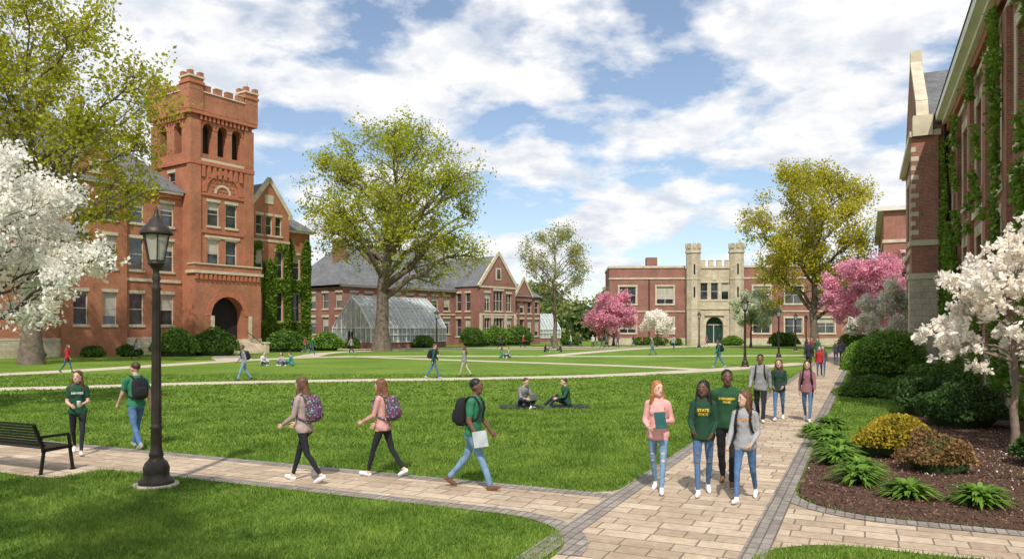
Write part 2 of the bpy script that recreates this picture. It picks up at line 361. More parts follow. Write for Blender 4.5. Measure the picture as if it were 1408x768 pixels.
    rg=np.random.default_rng(int(abs(x)*100+abs(y)*37))
    dsp=np.zeros(n)
    for _ in range(7):
        kv=rg.normal(size=3)*np.array([20,20,30]); dsp+=np.sin(co@kv+rg.uniform(0,6))
    co=co+no*(dsp*.0013*msk*(1.4 if slim is False else .7))[:,None]
    S=H/1.75
    root=empty(name,(x,y,0),math.atan2(-face[0],face[1]))
    jm=cmat('denim' if denim else 'cloth',bot)
    mats=[cmat('skin',skin),cmat('cloth',top),jm,cmat('cloth',shoe),cmat('hair',hair),soleM,eyeM,whiteM,lipmat(skin)]
    parts=[(co,F4)]; labs=[lab]
    def addp(V,F,l): parts.append((V,F)); labs.append(np.full(len(F),l))
    if near:
        for wr,pal,d2,lat,sd,k in hands:
            nin=np.cross(lat,d2); 
            if nin[0]*sd>0: nin=-nin
            FP=[];FR=[]
            for j,(off,ln) in enumerate(((.03,.07),(.01,.078),(-.01,.072),(-.029,.056))):
                b=pal+lat*off-d2*.012; curl=.35+.1*j
                p1=b+d2*ln*.45+nin*ln*.08; p2=p1+(d2*(1-curl*.4)+nin*curl)*ln*.36; p3=p2+(d2*(1-curl)+nin*curl*1.6)*ln*.28
                FP.append([b,p1,p2,p3]);FR.append([.0095*k,.009*k,.0082*k,.005*k])
            b=wr+d2*.03+lat*.022; FP.append([b,b+d2*.025+lat*.022,b+d2*.05+lat*.032+nin*.008,b+d2*.07+lat*.034+nin*.016]);FR.append([.012,.011*k,.0095*k,.006*k])
            V,F=tube_batch(FP,FR,7); addp(V,F,SK)
        def fp_(rr,c,l):
            V,F=superell((0,0,0),rr,2,5); addp(((V+np.array(c))*HS)@Rh.T+hc,F,l)
        for sd in (-1,1):
            fp_((.012,.005,.005),(sd*.031,.086,.012),WHITE); fp_((.0058,.005,.0055),(sd*.031,.0885,.012),DARK); fp_((.017,.006,.004),(sd*.031,.089,.034),HAIR)
        fp_((.021,.006,.006),(0,.086,-.056),LIP)
    V,F=join(parts); mi=np.concatenate(labs)
    b=np_mesh('body',V*S,F,parent=root,smooth=True,mats=mats,mi=mi); b.data.validate()
    if pack:
        pm=cmat(*pack); pp=[]
        V,F=superell((0,0,0),(.15,.1,.22),3.4,14); V[:,1]*=1+.25*(-(V[:,2])/.22)*.5; pp.append((V,F)); V,F=superell((0,-.085,-.07),(.12,.055,.11),3.4,10); pp.append((V,F))
        V,F=join(pp); V=V+np.array([0,-.195,.31]); V=np.stack([V[:,0],V[:,1]*cl+V[:,2]*sl,-V[:,1]*sl+V[:,2]*cl],1)+O; pp=[(V,F)]
        st_=[[T(sd*.08,-.13,.5),T(sd*.095,-.06,.55),T(sd*.1,.03,.56),T(sd*.105,.11,.47),T(sd*.11,.135,.38),T(sd*.13,.1,.24),T(sd*.15,-.02,.16),T(sd*.12,-.13,.13)] for sd in (-1,1)]
        pp.append(tube_batch(st_,np.full((2,8),.019),6)); V,F=join(pp); np_mesh('backpack',V*S,F,pm,root,True)
    if text:
        bv=BVHTree.FromPolygons([Vector(v) for v in (co)],[tuple(int(i) for i in f) for f in F4])
        for li,(tx,tz,ts) in enumerate(text):
            cu=bpy.data.curves.new('lettering','FONT'); cu.body=tx; cu.size=ts; cu.align_x='CENTER'; cu.offset=.0018; to=bpy.data.objects.new('lt',cu); COL.objects.link(to)
            dg=bpy.context.evaluated_depsgraph_get(); tm=bpy.data.meshes.new_from_object(to.evaluated_get(dg)); bpy.data.objects.remove(to)
            for v in tm.vertices:
                px=-v.co.x; p=T(px,0,tz+v.co.y); h=bv.ray_cast(Vector((p[0],.6,p[2])),Vector((0,-1,0)))
                yy=h[0].y if h[0] is not None else .13
                v.co=Vector((p[0]*S,(yy+.007)*S,p[2]*S))
            tm.materials.clear(); tm.materials.append(cmat('cloth',tcol)); o2=bpy.data.objects.new('lettering',tm); COL.objects.link(o2); o2.parent=root
    def sub():
        B=Bld.__new__(Bld); B.root=root; B.p={}; return B
    if hold=='book':
        B=sub(); w=hands[0][1]*S
        B.beam('book_cover',(w[0]-.0,w[1]+.03,w[2]-.1),(w[0]+.03,w[1]+.05,w[2]+.14),.16,.03,(0,1,0)); B.beam('book_pages',(w[0]+.005,w[1]+.01,w[2]-.09),(w[0]+.03,w[1]+.03,w[2]+.13),.15,.02,(0,1,0))
        B.finish({'book_cover':cmat('cloth',(.03,.12,.12)),'book_pages':soleM})
    if hold=='paper':
        B=sub(); w=hands[1][1]*S
        B.beam('notebook',(w[0]+.02,w[1]-.08,w[2]+.0),(w[0]+.02,w[1]+.14,w[2]+.04),.02,.24,(0,0,1)); B.finish({'notebook':cmat('cloth',(.45,.48,.5))})
    if hold=='cup':
        V,F=lathe([(.001,0),(.03,0),(.038,.11),(.04,.115),(.001,.12)],12); w=hands[0][1]*S; np_mesh('cup',V+w+np.array([0.02,.03,-.03]),F,soleM,root,True)
    if hold=='laptop':
        B=sub()
        B.box('laptop_base',-.16,.16,.36,.58,.27,.285); B.beam('laptop_screen',(0,.585,.285),(0,.66,.48),.32,.01,(0,1,0)); B.finish({'laptop_base':cmat('cloth',(.3,.3,.32)),'laptop_screen':cmat('cloth',(.25,.26,.28))})
    return root
E=np.array([.4195,.9078]); R_=np.array([.9078,-.4195])
def W2(c,s): return (R_[0]*c+E[0]*s, R_[1]*c+E[1]*s)
toC=(-.42,-.907); away=(.42,.907)
DK=(.014,.016,.02); JE=(.075,.15,.29); JL=(.16,.27,.40); JD=(.05,.09,.18); PALE=(.62,.38,.29); BRN=(.11,.05,.027); GREEN=(.012,.065,.032); LG=(.028,.17,.085)
BP=('cloth',(.012,.012,.014)); FLO=('floral',(0,0,0)); WH=(.75,.75,.73)
person('walking_woman',-8.53,15.0,(.45,-.9),1.67,True,top=GREEN,bot=DK,denim=False,shoe=WH,skin=PALE,hair=(.09,.035,.018),hs='long',legs=WALKA,arms=((0,80,8,.5),(0,75,8,.45)),sleeve='short',turn=-20,slim=True,text=[('HAWKS',.36,.06)],tcol=(.7,.7,.68),hold='cup')
person('walking_man',-7.75,15.75,(-.75,.66),1.8,False,top=LG,bot=JE,shoe=(.3,.3,.3),skin=(.55,.34,.25),hair=(.06,.03,.015),legs=WALKB,arms=ARM1,sleeve='short',pack=BP,turn=25)
person('walking_woman',-3.35,12.3,(-.93,.3),1.71,True,top=(.38,.28,.26),bot=DK,denim=False,shoe=WH,skin=PALE,hair=(.12,.055,.028),hs='long',legs=WALKB,arms=((10,45,9,.1),(12,40,9,.1)),pack=FLO,slim=True)
person('walking_woman',-2.15,12.75,(-.93,.3),1.65,True,top=(.55,.29,.26),bot=DK,denim=False,shoe=WH,skin=PALE,hair=(.16,.065,.028),hs='long',legs=WALKA,arms=((12,50,9,.1),(12,30,9,.1)),pack=FLO,slim=True)
person('walking_man',-.6,11.75,(.93,-.25),1.74,False,top=LG,bot=JL,shoe=(.15,.07,.035),skin=(.15,.075,.045),hair=(.01,.009,.008),legs=((-19,22,-30),(23,4,12)),arms=((10,25,9,0),(-4,35,9,0)),sleeve='short',pack=BP,hold='paper')
person('walking_woman',2.2,11.5,(-.3,-.95),1.68,True,top=(.68,.36,.34),bot=JL,shoe=WH,skin=(.66,.42,.33),hair=(.36,.14,.05),hs='long',legs=WALKC,arms=((-5,100,14,.55),(-4,75,12,.5)),turn=35,hold='book',rip=True,slim=True)
person('walking_woman',2.83,11.3,(-.25,-.96),1.7,True,top=(.014,.055,.028),bot=JE,shoe=WH,skin=(.14,.07,.045),hair=(.012,.01,.009),hs='long',legs=WALKD,arms=((0,50,9,.35),(2,60,9,.3)),turn=-15,text=[('STATE',.37,.06),('STATE',.31,.05)],tcol=(.7,.5,.06),rip=True,slim=True)
person('walking_man',3.38,12.0,(-.3,-.95),1.82,False,top=(.018,.075,.033),bot=DK,denim=False,shoe=(.14,.07,.04),skin=(.13,.065,.04),hair=(.01,.009,.008),legs=WALKC,arms=ARM1,sleeve='short',text=[('EVERGREEN',.39,.045),('STATE',.34,.04)],turn=10,tcol=(.7,.5,.06))
person('walking_woman',3.33,10.9,(-.5,-.86),1.6,True,top=(.33,.33,.35),bot=JE,shoe=WH,skin=(.6,.37,.27),hair=(.11,.05,.025),hs='long',legs=WALKB,arms=((-5,55,9,.3),(14,15,9,0)),turn=-40,text=[('STATE',.37,.06)],tcol=(.65,.25,.04),slim=True,pack=BP)
person('walking_man',6.6,20.3,(-.35,-.93),1.82,False,top=(.25,.25,.26),bot=DK,denim=False,shoe=WH,skin=(.2,.11,.07),hair=(.01,.008,.007),legs=WALKA,arms=ARM0,pack=BP)
person('walking_woman',7.2,20.6,toC,1.68,True,top=(.02,.05,.035),bot=JE,shoe=WH,skin=PALE,hair=BRN,hs='long',legs=WALKB,arms=((0,60,8,.3),(0,60,8,.3)),slim=True)
person('walking_woman',7.85,20.3,toC,1.66,True,top=(.27,.12,.14),bot=JE,shoe=WH,skin=PALE,hair=(.04,.02,.01),hs='long',legs=WALKA,arms=ARM1,slim=True,pack=BP)
SEAT=(((-.27,.34,.3),(.02,.5,.08),(.8,.5,0)),((.27,.34,.3),(-.06,.4,.08),(-.8,.5,0)))
SEAT2=(((-.14,.42,.4),(-.12,.66,.08),(0,1,.0)),((.2,.45,.3),(.16,.75,.08),(.1,1,0)))
person('seated_man',.3,24.0,(.6,-.8),1.78,False,top=(.2,.2,.2),bot=(.03,.035,.05),shoe=WH,skin=PALE,hair=(.07,.035,.015),seat=SEAT,arms=((25,60,9,.2),(25,60,9,.2)),lean=16,tilt=-18,hold='laptop')
person('seated_woman',1.75,24.2,(-.9,-.3),1.68,False,top=(.02,.08,.04),bot=(.02,.025,.035),shoe=(.1,.1,.1),skin=PALE,hair=(.05,.025,.012),seat=SEAT2,arms=((30,50,9,.1),(-15,5,14,0)),lean=8)
FP=[('walking_man',-12.9,36.7,(-.8,-.4),1.75,False,(.22,.24,.26),JL,True),('walking_man',-3.9,38.0,(.9,.2),1.78,False,(.02,.08,.07),JE,True),
('walking_woman',-2.45,39.5,(-.9,.3),1.66,True,(.25,.25,.26),(.45,.4,.33),False),('walking_man',13.4,49.5,(-.9,.1),1.8,False,(.02,.12,.1),JE,True),
('walking_woman',-25.4,43.6,(.9,.1),1.64,True,(.4,.02,.03),JD,False),('walking_woman',15.5,38.5,toC,1.66,True,(.4,.03,.03),JD,False),
('walking_man',17.3,44.5,toC,1.8,False,(.03,.03,.04),DK,True),('walking_man',20.6,53,toC,1.8,False,(.03,.04,.06),DK,False),('walking_woman',22.9,54,toC,1.7,True,(.05,.05,.06),JD,False),('walking_man',24.2,56,away,1.78,False,(.1,.1,.12),DK,False),
('walking_woman',16.2,39.8,toC,1.66,True,(.1,.1,.12),JD,False),('walking_man',25.9,66,toC,1.8,False,(.3,.05,.05),DK,False),('walking_woman',26.6,69,away,1.7,True,(.2,.22,.25),JD,False),
('walking_man',-19.1,73,(1,0),1.8,False,(.03,.13,.08),JD,False),('walking_man',13.6,74,(-1,0),1.8,False,(.2,.2,.2),JE,False),('walking_woman',-22.5,83,(1,0),1.7,True,(.35,.1,.1),JD,False),
('walking_man',9.6,108,(1,0),1.8,False,(.05,.05,.08),DK,False),('walking_woman',12.2,110,(1,0),1.7,True,(.5,.5,.5),JD,False),('walking_man',17.5,110,(-1,0),1.8,False,(.04,.04,.05),JD,False),('walking_woman',18.6,109,(-1,0),1.7,True,(.35,.1,.1),DK,False),
('walking_man',1.5,104,(1,0),1.8,False,(.3,.05,.05),DK,False),('walking_man',30.5,112,(-1,0),1.8,False,(.04,.04,.05),JD,False),('walking_woman',-1.5,96,(1,0),1.7,True,(.05,.06,.1),DK,False),
('walking_man',8.2,106,(-1,0),1.8,False,(.4,.4,.42),JD,False),('walking_woman',14.8,107,(.3,-1),1.7,True,(.06,.1,.2),DK,False),('walking_man',21.5,109,(1,0),1.8,False,(.25,.2,.1),DK,False),('walking_woman',27.5,108,(1,0),1.7,True,(.4,.1,.2),JD,False),('walking_man',-16.2,77,(-1,.2),1.8,False,(.3,.28,.25),DK,False),('walking_woman',-31.5,64,(1,.2),1.7,True,(.3,.3,.35),DK,False),
('walking_man',10.8,102,(-.3,-1),1.8,False,(.5,.48,.45),DK,False),('walking_woman',5.2,100,(1,.2),1.7,True,(.03,.12,.08),JD,False),('walking_man',24.8,62,toC,1.8,False,(.03,.12,.08),JD,False),
('walking_woman',11.6,99,(-1,-.2),1.7,True,(.05,.05,.06),JD,False),('walking_man',12.3,99.3,(-1,-.2),1.8,False,(.1,.12,.2),DK,False),('walking_man',19.5,92,(.5,1),1.8,False,(.3,.3,.3),JD,False)]
for i,(n_,x_,y_,f_,H_,fm,tp,bt,bp) in enumerate(FP):
    person(n_,x_,y_,f_,H_,fm,top=tp,bot=bt,shoe=(.4,.4,.4) if i%2 else (.05,.05,.05),skin=PALE if i%3 else (.2,.11,.07),hair=BRN,hs='long' if fm else 'short',legs=(WALKA,WALKB)[i%2],arms=(ARM0,ARM1)[i%2],near=False,pack=BP if bp else None,slim=fm)
for i,(x_,y_,f_,tp) in enumerate([(-17.0,52,(.8,-.5),(.55,.55,.55)),(-15.8,52.6,(-.3,-.9),(.4,.35,.35)),(-14.9,51.8,(-.9,-.1),(.05,.25,.25)),(3.6,84,(1,0),DK),(5.4,84,(-1,0),(.05,.05,.06)),(-1,66,(1,0),(.1,.25,.14)),(-.2,66.3,(-1,-.3),(.3,.3,.32))]):
    person('seated_student',x_,y_,f_,1.72,i%2==1,top=tp,bot=JD,shoe=WH,skin=PALE,hair=BRN,hs='long' if i%2 else 'short',seat=SEAT,arms=((25,60,9,.2),(25,60,9,.2)),lean=12,near=False)
print('people',time.time()-T0)
blanketM=M('blanket',(.02,.02,.025),.95,.3,5)
for pts in ([(-.4,23.5),(.95,23.4),(1.0,24.4),(-.4,24.5)],[(1.25,23.8),(2.45,23.75),(2.4,24.6),(1.2,24.6)]):
    B=Bld('picnic_blanket',(0,0,0)); B.hexa('cloth',[(a,b,0.) for a,b in pts]+[(a*.99+.005,b+.01,.045) for i,(a,b) in enumerate(pts)]); B.finish({'cloth':blanketM})
# ------------------------------------------------------------------ ground & paths
def lawnmat():
    m,nt,b=newmat('lawn'); o=coords(nt)
    f=noise(nt,o,.22,6,.6); c=ramp2(nt,f,(.10,.185,.022),(.19,.28,.045),.32,.68)
    mp=nt.nodes.new('ShaderNodeMapping'); mp.inputs['Rotation'].default_value=(0,0,.9); nt.links.new(o,mp.inputs[0])
    wv=nt.nodes.new('ShaderNodeTexWave'); wv.inputs['Scale'].default_value=.28; wv.inputs['Distortion'].default_value=1.5; wv.inputs['Detail'].default_value=2; nt.links.new(mp.outputs[0],wv.inputs[0])
    c=mixc(nt,1.,c,ramp2(nt,wv.outputs['Fac'],(.88,.9,.88),(1.08,1.07,1.05),.3,.7),'MULTIPLY')
    f2=noise(nt,o,3.5,8,.75); c=mixc(nt,1.,c,ramp2(nt,f2,(.66,.7,.6),(1.25,1.2,1.2),.34,.66),'MULTIPLY')
    nt.links.new(c,b.inputs['Base Color']); b.inputs['Roughness'].default_value=.9; b.inputs['Specular IOR Level'].default_value=.15
    bumpn(nt,b,noise(nt,o,60,3),.6,.03); return m
np_mesh('ground',[(-1500,-300,0),(1500,-300,0),(1500,2500,0),(-1500,2500,0)],[(0,1,2,3)],lawnmat())
def fillet(pts):
    out=[]; n=len(pts)
    for i,(x,y,r) in enumerate(pts):
        if r<=0: out.append((x,y)); continue
        p=np.array((x,y));a=np.array(pts[i-1][:2]);b=np.array(pts[(i+1)%n][:2]); da=(a-p)/np.linalg.norm(a-p);db=(b-p)/np.linalg.norm(b-p)
        s=p+da*r;e=p+db*r
        for t in np.linspace(0,1,9):
            k=.55; c1=s+(p-s)*k;c2=e+(p-e)*k; q=(1-t)**3*s+3*(1-t)**2*t*c1+3*(1-t)*t*t*c2+t**3*e; out.append(tuple(q))
    return out
PAVE=fillet([(-3.05,-6,0),(-1.1,-6,0),(-1.1,9.45,1.1),(16,9.45,0),(16,11.0,0),(-.95,11.0,1.3),(-.95,115,0),(-3.4,115,0),(-3.4,10.95,.5),(-45,10.95,0),(-45,9.15,0),(-15.8,9.15,0),(-15.8,8.2,.2),(-12.1,8.2,.2),(-12.1,9.15,.2),(-3.05,9.15,1.4)])
BED=fillet([(4.12,11.02,0),(-.93,11.02,1.3),(-.93,17.3,.8),(.3,17.8,.6),(1.1,20,1),(1.2,76,0),(4.12,76,0)])
paver=brickmat('stone_pavers',(.40,.30,.21),(.59,.475,.35),(.20,.16,.115),.58,.30,.011,.22,.35,.8,.4,ns=1.0,sq=.62)
border=brickmat('grey_border_pavers',(.24,.21,.185),(.33,.295,.26),(.14,.12,.1),.12,.24,.01,.25,.3,.85,0.,ns=1.5)
def flat(name,poly,z,mat):
    B=Bld(name,(0,0,z),-math.atan2(E[0],E[1])); B.poly('surface',[(p[0],p[1],0) for p in poly]); B.finish({'surface':mat}); return B
flat('paved_path',PAVE,.008,paver)
def strip(line,w,B,key='border',z=0):
    L=np.array(line,float); T=nrm(np.gradient(L,axis=0)); N=np.stack([-T[:,1],T[:,0]],1); L2=L+N*w
    for i in range(len(L)-1): B.poly(key,[(*L[i],z),(*L[i+1],z),(*L2[i+1],z),(*L2[i],z)])
B=Bld('path_border',(0,0,.013),-math.atan2(E[0],E[1]))
B.poly('border',[(-3.4,-6,0),(-3.12,-6,0),(-3.12,115,0),(-3.4,115,0)]); B.poly('border',[(-1.24,-6,0),(-.95,-6,0),(-.95,115,0),(-1.24,115,0)])
ne=fillet([(16,11.0,0),(-.95,11.0,1.3),(-.95,13,0)])
ne=[p for p in ne if p[0]>=-.95]; strip(ne[:-1],.27,B,z=.004)
sw=fillet([(-3.05,-6,0),(-3.05,9.15,1.4),(-11.4,9.15,0)])
strip(sw[1:],-.27,B,z=.004)
B.poly('border',[(-45,10.68,0),(-3.4,10.68,0),(-3.4,10.95,0),(-45,10.95,0)])
B.finish({'border':border})
flat('mulch_bed',BED,.02,M('mulch',(.10,.05,.032),.95,.5,8,1.,40,bd=.05))
conc=M('concrete_path',(.53,.46,.36),.85,.15,1.5,.2,40)
PATHS=[([(-45,27),(-20.8,31),(-15,34.8),(-8.9,36.7),(-3.7,37.8),(2.9,39.6),(8,42.9),(13.4,47.6),(21.5,55.9)],1.9),
([(-60,38),(-30,38.5),(-26.5,44),(-24.6,51),(-22,60),(-18.5,67.7),(-10.5,71.4),(3,70),(16.7,71),(29,73)],2.4),
([(-16,71),(-3,60),(7.1,52.4),(12,46.5)],1.7),([(-22,61),(-24.5,66),(-26.3,71.5)],3.),([(3,70),(9,84),(17,100),(27,112),(32,122)],2.2),([(-18.5,67.7),(-20,82),(-14,92),(8,96),(20,103)],2.2),
([(-25,93),(-8,100),(10,108),(30,112),(60,112)],4.)]
def smoothline(L,it=3):
    L=np.array(L,float)
    for _ in range(it):
        q=L[:-1]*.75+L[1:]*.25;r=L[:-1]*.25+L[1:]*.75; M_=np.empty((2*len(q),2));M_[0::2]=q;M_[1::2]=r; L=np.concatenate([L[:1],M_,L[-1:]])
    return L
SP=[]
for i,(pl,w) in enumerate(PATHS):
    L=smoothline(pl); SP.append((L,w)); T=nrm(np.gradient(L,axis=0));N=np.stack([-T[:,1],T[:,0]],1); z=.003+.0035*i
    V=np.concatenate([np.c_[L-N*w/2,np.full(len(L),z)],np.c_[L+N*w/2,np.full(len(L),z)]]); n=len(L); F=[(j,j+1,n+j+1,n+j) for j in range(n-1)]
    np_mesh('concrete_path',V,F,conc)
def inpoly(px,py,poly):
    ins=np.zeros(len(px),bool); n=len(poly)
    for i in range(n):
        x1,y1=poly[i];x2,y2=poly[i-1]
        if y1==y2: continue
        c=((y1>py)!=(y2>py))&(px<(x2-x1)*(py-y1)/(y2-y1)+x1); ins^=c
    return ins
def clearmask(X,Y):
    c=R_[0]*X+R_[1]*Y; s=E[0]*X+E[1]*Y
    bad=inpoly(c,s,PAVE)|inpoly(c,s,BED)|(c>4.1)
    for L,w in SP:
        d=np.full(len(X),99.)
        for p in L: d=np.minimum(d,np.hypot(X-p[0],Y-p[1]))
        bad|=d<w/2+.05
    return ~bad
rng=np.random.default_rng(5)
gv=[];
for y0,y1,den,h,w in ((5.5,11,2300,.055,.007),(11,16,1300,.055,.010),(16,25,420,.06,.018),(25,42,90,.06,.035)):
    area=(y1-y0)*((y0+y1)*.78+3); n=int(area*den); Y=rng.uniform(y0,y1,n); X=rng.uniform(-1,1,n)*(Y*.78+1.5)
    k=clearmask(X,Y); X=X[k];Y=Y[k];n=len(X)
    hh=h*rng.uniform(.45,1.3,n)*(1+.35*np.sin(X*1.9+2*np.sin(Y*1.3))*np.sin(Y*2.3+np.sin(X*2.7))); an=rng.uniform(0,2*np.pi,n); ln=rng.normal(0,.5,(n,2))*hh[:,None]
    a=np.stack([X-np.cos(an)*w,Y-np.sin(an)*w,np.zeros(n)],1);b=np.stack([X+np.cos(an)*w,Y+np.sin(an)*w,np.zeros(n)],1);c=np.stack([X+ln[:,0],Y+ln[:,1],hh],1)
    gv.append(np.stack([a,b,c],1).reshape(-1,3))
gv=np.concatenate(gv); np_mesh('grass',gv,np.arange(len(gv)).reshape(-1,3),leafmat('grass_blades',(.095,.19,.018),(.26,.37,.065),.35,.9,dk=(.62,.72,.6),hi=(1.25,1.18,1.2)))
# ------------------------------------------------------------------ vegetation
bark=M('bark',(.16,.125,.095),.95,.4,3,1.,12,bd=.05); barkd=M('bark_dark',(.09,.065,.05),.95,.4,3,.8,20)
def poly_at(P,t):
    K=P.shape[1]; x=t*(K-1); i=np.clip(x.astype(int),0,K-2); f=(x-i)[:,None]; r=np.arange(len(P)); return P[r,i]*(1-f)+P[r,i+1]*f, nrm(P[r,i+1]-P[r,i])
def bez(A,Cc,Ee,K): 
    t=np.linspace(0,1,K)[None,:,None]; return (1-t)**2*A[:,None]+2*t*(1-t)*Cc[:,None]+t*t*Ee[:,None]
def tree(name,base,C,R,th,tr,n1,n2,n3,m,sig,ls,lm,bm=bark,seed=1,slope=.75,zmin=-.45,asp=.6,l2=.34,l3=.16,thin=1.):
    rng=np.random.default_rng(seed); C=np.array(C,float);R=np.array(R,float);Rm=R.mean(); root=empty(name,(base[0],base[1],0))
    top=C+np.array([0,0,R[2]*.6]); K=10; t=np.linspace(0,1,K); Tk=t[:,None]*top[None]; Tk[:,0:2]=C[:2]*t[:,None]**1.5; Tk[1:,:2]+=rng.normal(0,.035*Rm,(K-1,2))*t[1:,None]
    Tr=tr*(1-.9*t**1.1); Tr[0]*=1.5; tz=np.concatenate([[-.1],Tk[1:,2]]); Tk[:,2]=tz
    i=np.arange(n1); z=zmin+(1-zmin)*(i+.5)/n1; az=i*2.39996+rng.normal(0,.3,n1); rr=np.sqrt(np.maximum(0,1-np.clip(z,-1,1)**2)); D=np.stack([rr*np.cos(az),rr*np.sin(az),z],1)
    amp=rng.uniform(.6,1.1,n1)[:,None]; Ee=C+R*D*amp*.86
    hd=np.hypot(Ee[:,0],Ee[:,1]); za=np.clip(Ee[:,2]-hd*slope,th*rng.uniform(.95,1.25,n1),top[2]*.9)
    A=np.stack([np.interp(za,Tk[:,2],Tk[:,k]) for k in range(3)],1); ra=np.interp(za,Tk[:,2],Tr)
    ln=np.linalg.norm(Ee-A,axis=1,keepdims=True); Cc=A+(Ee-A)*.5+np.array([0,0,1.])*ln*.1+rng.normal(0,.07,(n1,3))*ln
    L1=bez(A,Cc,Ee,8); L1[:,1:-1]+=rng.normal(0,.02,(n1,6,3))*ln[:,None]; r1=(ra*.62)[:,None]*(1-.85*np.linspace(0,1,8))[None]*thin
    tt=rng.uniform(.3,1,(n1,n2)).ravel(); P1=np.repeat(L1,n2,0); S,Tn=poly_at(P1,tt); out=nrm(S-(C-np.array([0,0,R[2]*.3])))
    d=nrm(Tn*.7+rng.normal(0,.62,S.shape)+out*.35+np.array([0,0,.12])); l=(Rm*l2*(1.2-.75*tt)*rng.uniform(.55,1.2,len(tt)))[:,None]; E2=S+d*l
    L2=bez(S,S+d*l*.5+rng.normal(0,.1,S.shape)*l,E2,5); r2=(np.repeat(r1.mean(1),n2)*.5)[:,None]*(1-.8*np.linspace(0,1,5))[None]
    tt=rng.uniform(.3,1,(len(L2),n3)).ravel(); P2=np.repeat(L2,n3,0); S,Tn=poly_at(P2,tt); d=nrm(Tn*.6+rng.normal(0,.6,S.shape)+np.array([0,0,.15])); l=(Rm*l3*rng.uniform(.4,1.2,len(tt)))[:,None]; E3=S+d*l
    L3=bez(S,S+d*l*.5+rng.normal(0,.08,S.shape)*l,E3,3); r3=np.repeat(r2.mean(1)*.45,n3)[:,None]*np.array([1,.7,.3])[None]; r3=np.maximum(r3,.004*Rm/3)
    V,F=join([tube_batch(Tk[None],Tr[None],12),tube_batch(L1,r1,7),tube_batch(L2,r2,5),tube_batch(L3,r3,3)]); np_mesh('trunk_and_branches',V,F,bm,root,True)
    cen=np.concatenate([E3,L3[:,1]]) ; k=rng.random(len(cen))<.75; cen=cen[k]; cc=np.repeat(cen,m,0)+rng.normal(0,sig,(len(cen)*m,3))
    V,F=leafquads(cc,ls,rng,asp); np_mesh('foliage',V,F,lm,root); return root
lg1=leafmat('leaves_spring',(.31,.37,.02),(.54,.54,.045),.5,.25); lg2=leafmat('leaves_spring_yellow',(.32,.35,.02),(.54,.51,.05),.5,.25)
lg3=leafmat('leaves_olive',(.28,.31,.09),(.44,.43,.16),.45,.3); lgo=leafmat('leaves_golden_green',(.36,.36,.02),(.6,.52,.05),.5,.2)
pink=leafmat('blossom_pink',(.68,.24,.38),(.88,.5,.62),.4,.8); white=leafmat('blossom_white',(.84,.82,.76),(.93,.92,.89),.45,1.2,dk=(.9,.9,.88)); magn=leafmat('magnolia_petals',(.87,.81,.74),(.95,.93,.89),.4,2.,dk=(.92,.9,.88))
bushg=leafmat('shrub_leaves',(.06,.13,.02),(.14,.25,.035),.3,1.2); yew=leafmat('yew_leaves',(.035,.08,.02),(.08,.15,.035),.25,1.5); ivym=leafmat('ivy_leaves',(.10,.19,.018),(.22,.34,.04),.35,.6)
gold=leafmat('golden_shrub_leaves',(.34,.26,.025),(.52,.4,.04),.35,2.); rust=leafmat('rust_shrub_leaves',(.2,.11,.05),(.34,.2,.08),.3,2.); host=leafmat('perennial_leaves',(.11,.23,.03),(.24,.4,.06),.4,2.)
tree('maple_tree',(-34,54),(0,0,16.5),(11.5,11.5,10.5),5.5,.62,26,8,7,14,.36,.15,lg2,seed=3,l3=.19)
tree('oak_tree',(-15,88),(2.2,0,16.2),(12.7,12,11.2),6.0,.85,28,8,8,11,.38,.16,lg1,seed=8,l3=.18,zmin=-.55)
tree('young_oak_tree',(5.9,105),(0,0,11.3),(6,6,6.8),4,.3,20,7,6,6,.3,.13,lg3,seed=4)
tree('linden_tree',(37.6,95),(0,0,13.8),(9.3,9.3,10.3),3.5,.5,28,8,8,12,.34,.16,lgo,seed=6,zmin=-.7,l3=.18)
tree('background_tree',(-38,125),(0,0,11),(5,5,7),3,.25,16,6,5,6,.3,.15,lg3,seed=14)
tree('shade_tree',(-6.5,1.0),(0,0,8.3),(4.2,4.2,3.2),4,.25,14,7,6,12,.2,.08,lg1,seed=41)
tree('dogwood_tree',(-17.2,24),(.6,0,4.9),(3.9,3.6,3.5),1.2,.16,22,9,7,13,.11,.075,white,barkd,seed=9,slope=.6)
tree('redbud_tree',(14.9,112),(0,0,4.2),(4.8,4,3.4),1.,.2,14,7,6,22,.25,.14,pink,barkd,seed=11,slope=.5)
tree('dogwood_tree',(20.9,110),(0,0,3.3),(2.3,2.3,2.0),.9,.12,12,6,5,18,.2,.13,white,barkd,seed=12,slope=.5)
ivo=leafmat('blossom_ivory',(.72,.66,.56),(.9,.87,.8),.4)
tree('dogwood_tree',(32.5,104),(0,0,4.5),(3.6,3.4,3.3),1.2,.16,14,7,6,20,.25,.13,leafmat('blossom_cream',(.5,.56,.36),(.82,.83,.7),.4),barkd,seed=13,slope=.5)
tree('cherry_tree',(29.6,62),(-.9,0,5.0),(3.9,3.7,3.5),1.2,.16,16,7,7,22,.18,.1,pink,barkd,seed=15,slope=.5)
tree('cherry_tree',(36.5,72),(-.3,0,6.6),(3.6,3.4,3.7),1.2,.16,14,7,6,20,.17,.1,pink,barkd,seed=25,slope=.5)
tree('dogwood_tree',(24.6,49.5),(0,0,3.2),(2.4,2.4,2.4),.8,.12,14,7,6,16,.13,.085,ivo,barkd,seed=16,slope=.5)
tree('magnolia_tree',(9.9,15.0),(-.05,0,2.75),(2.1,2.0,1.85),.5,.085,22,8,5,10,.036,.06,magn,M('magnolia_bark',(.2,.15,.11),.9,.3,8),seed=21,slope=.35,zmin=-.6,asp=.6,l2=.36,l3=.14)
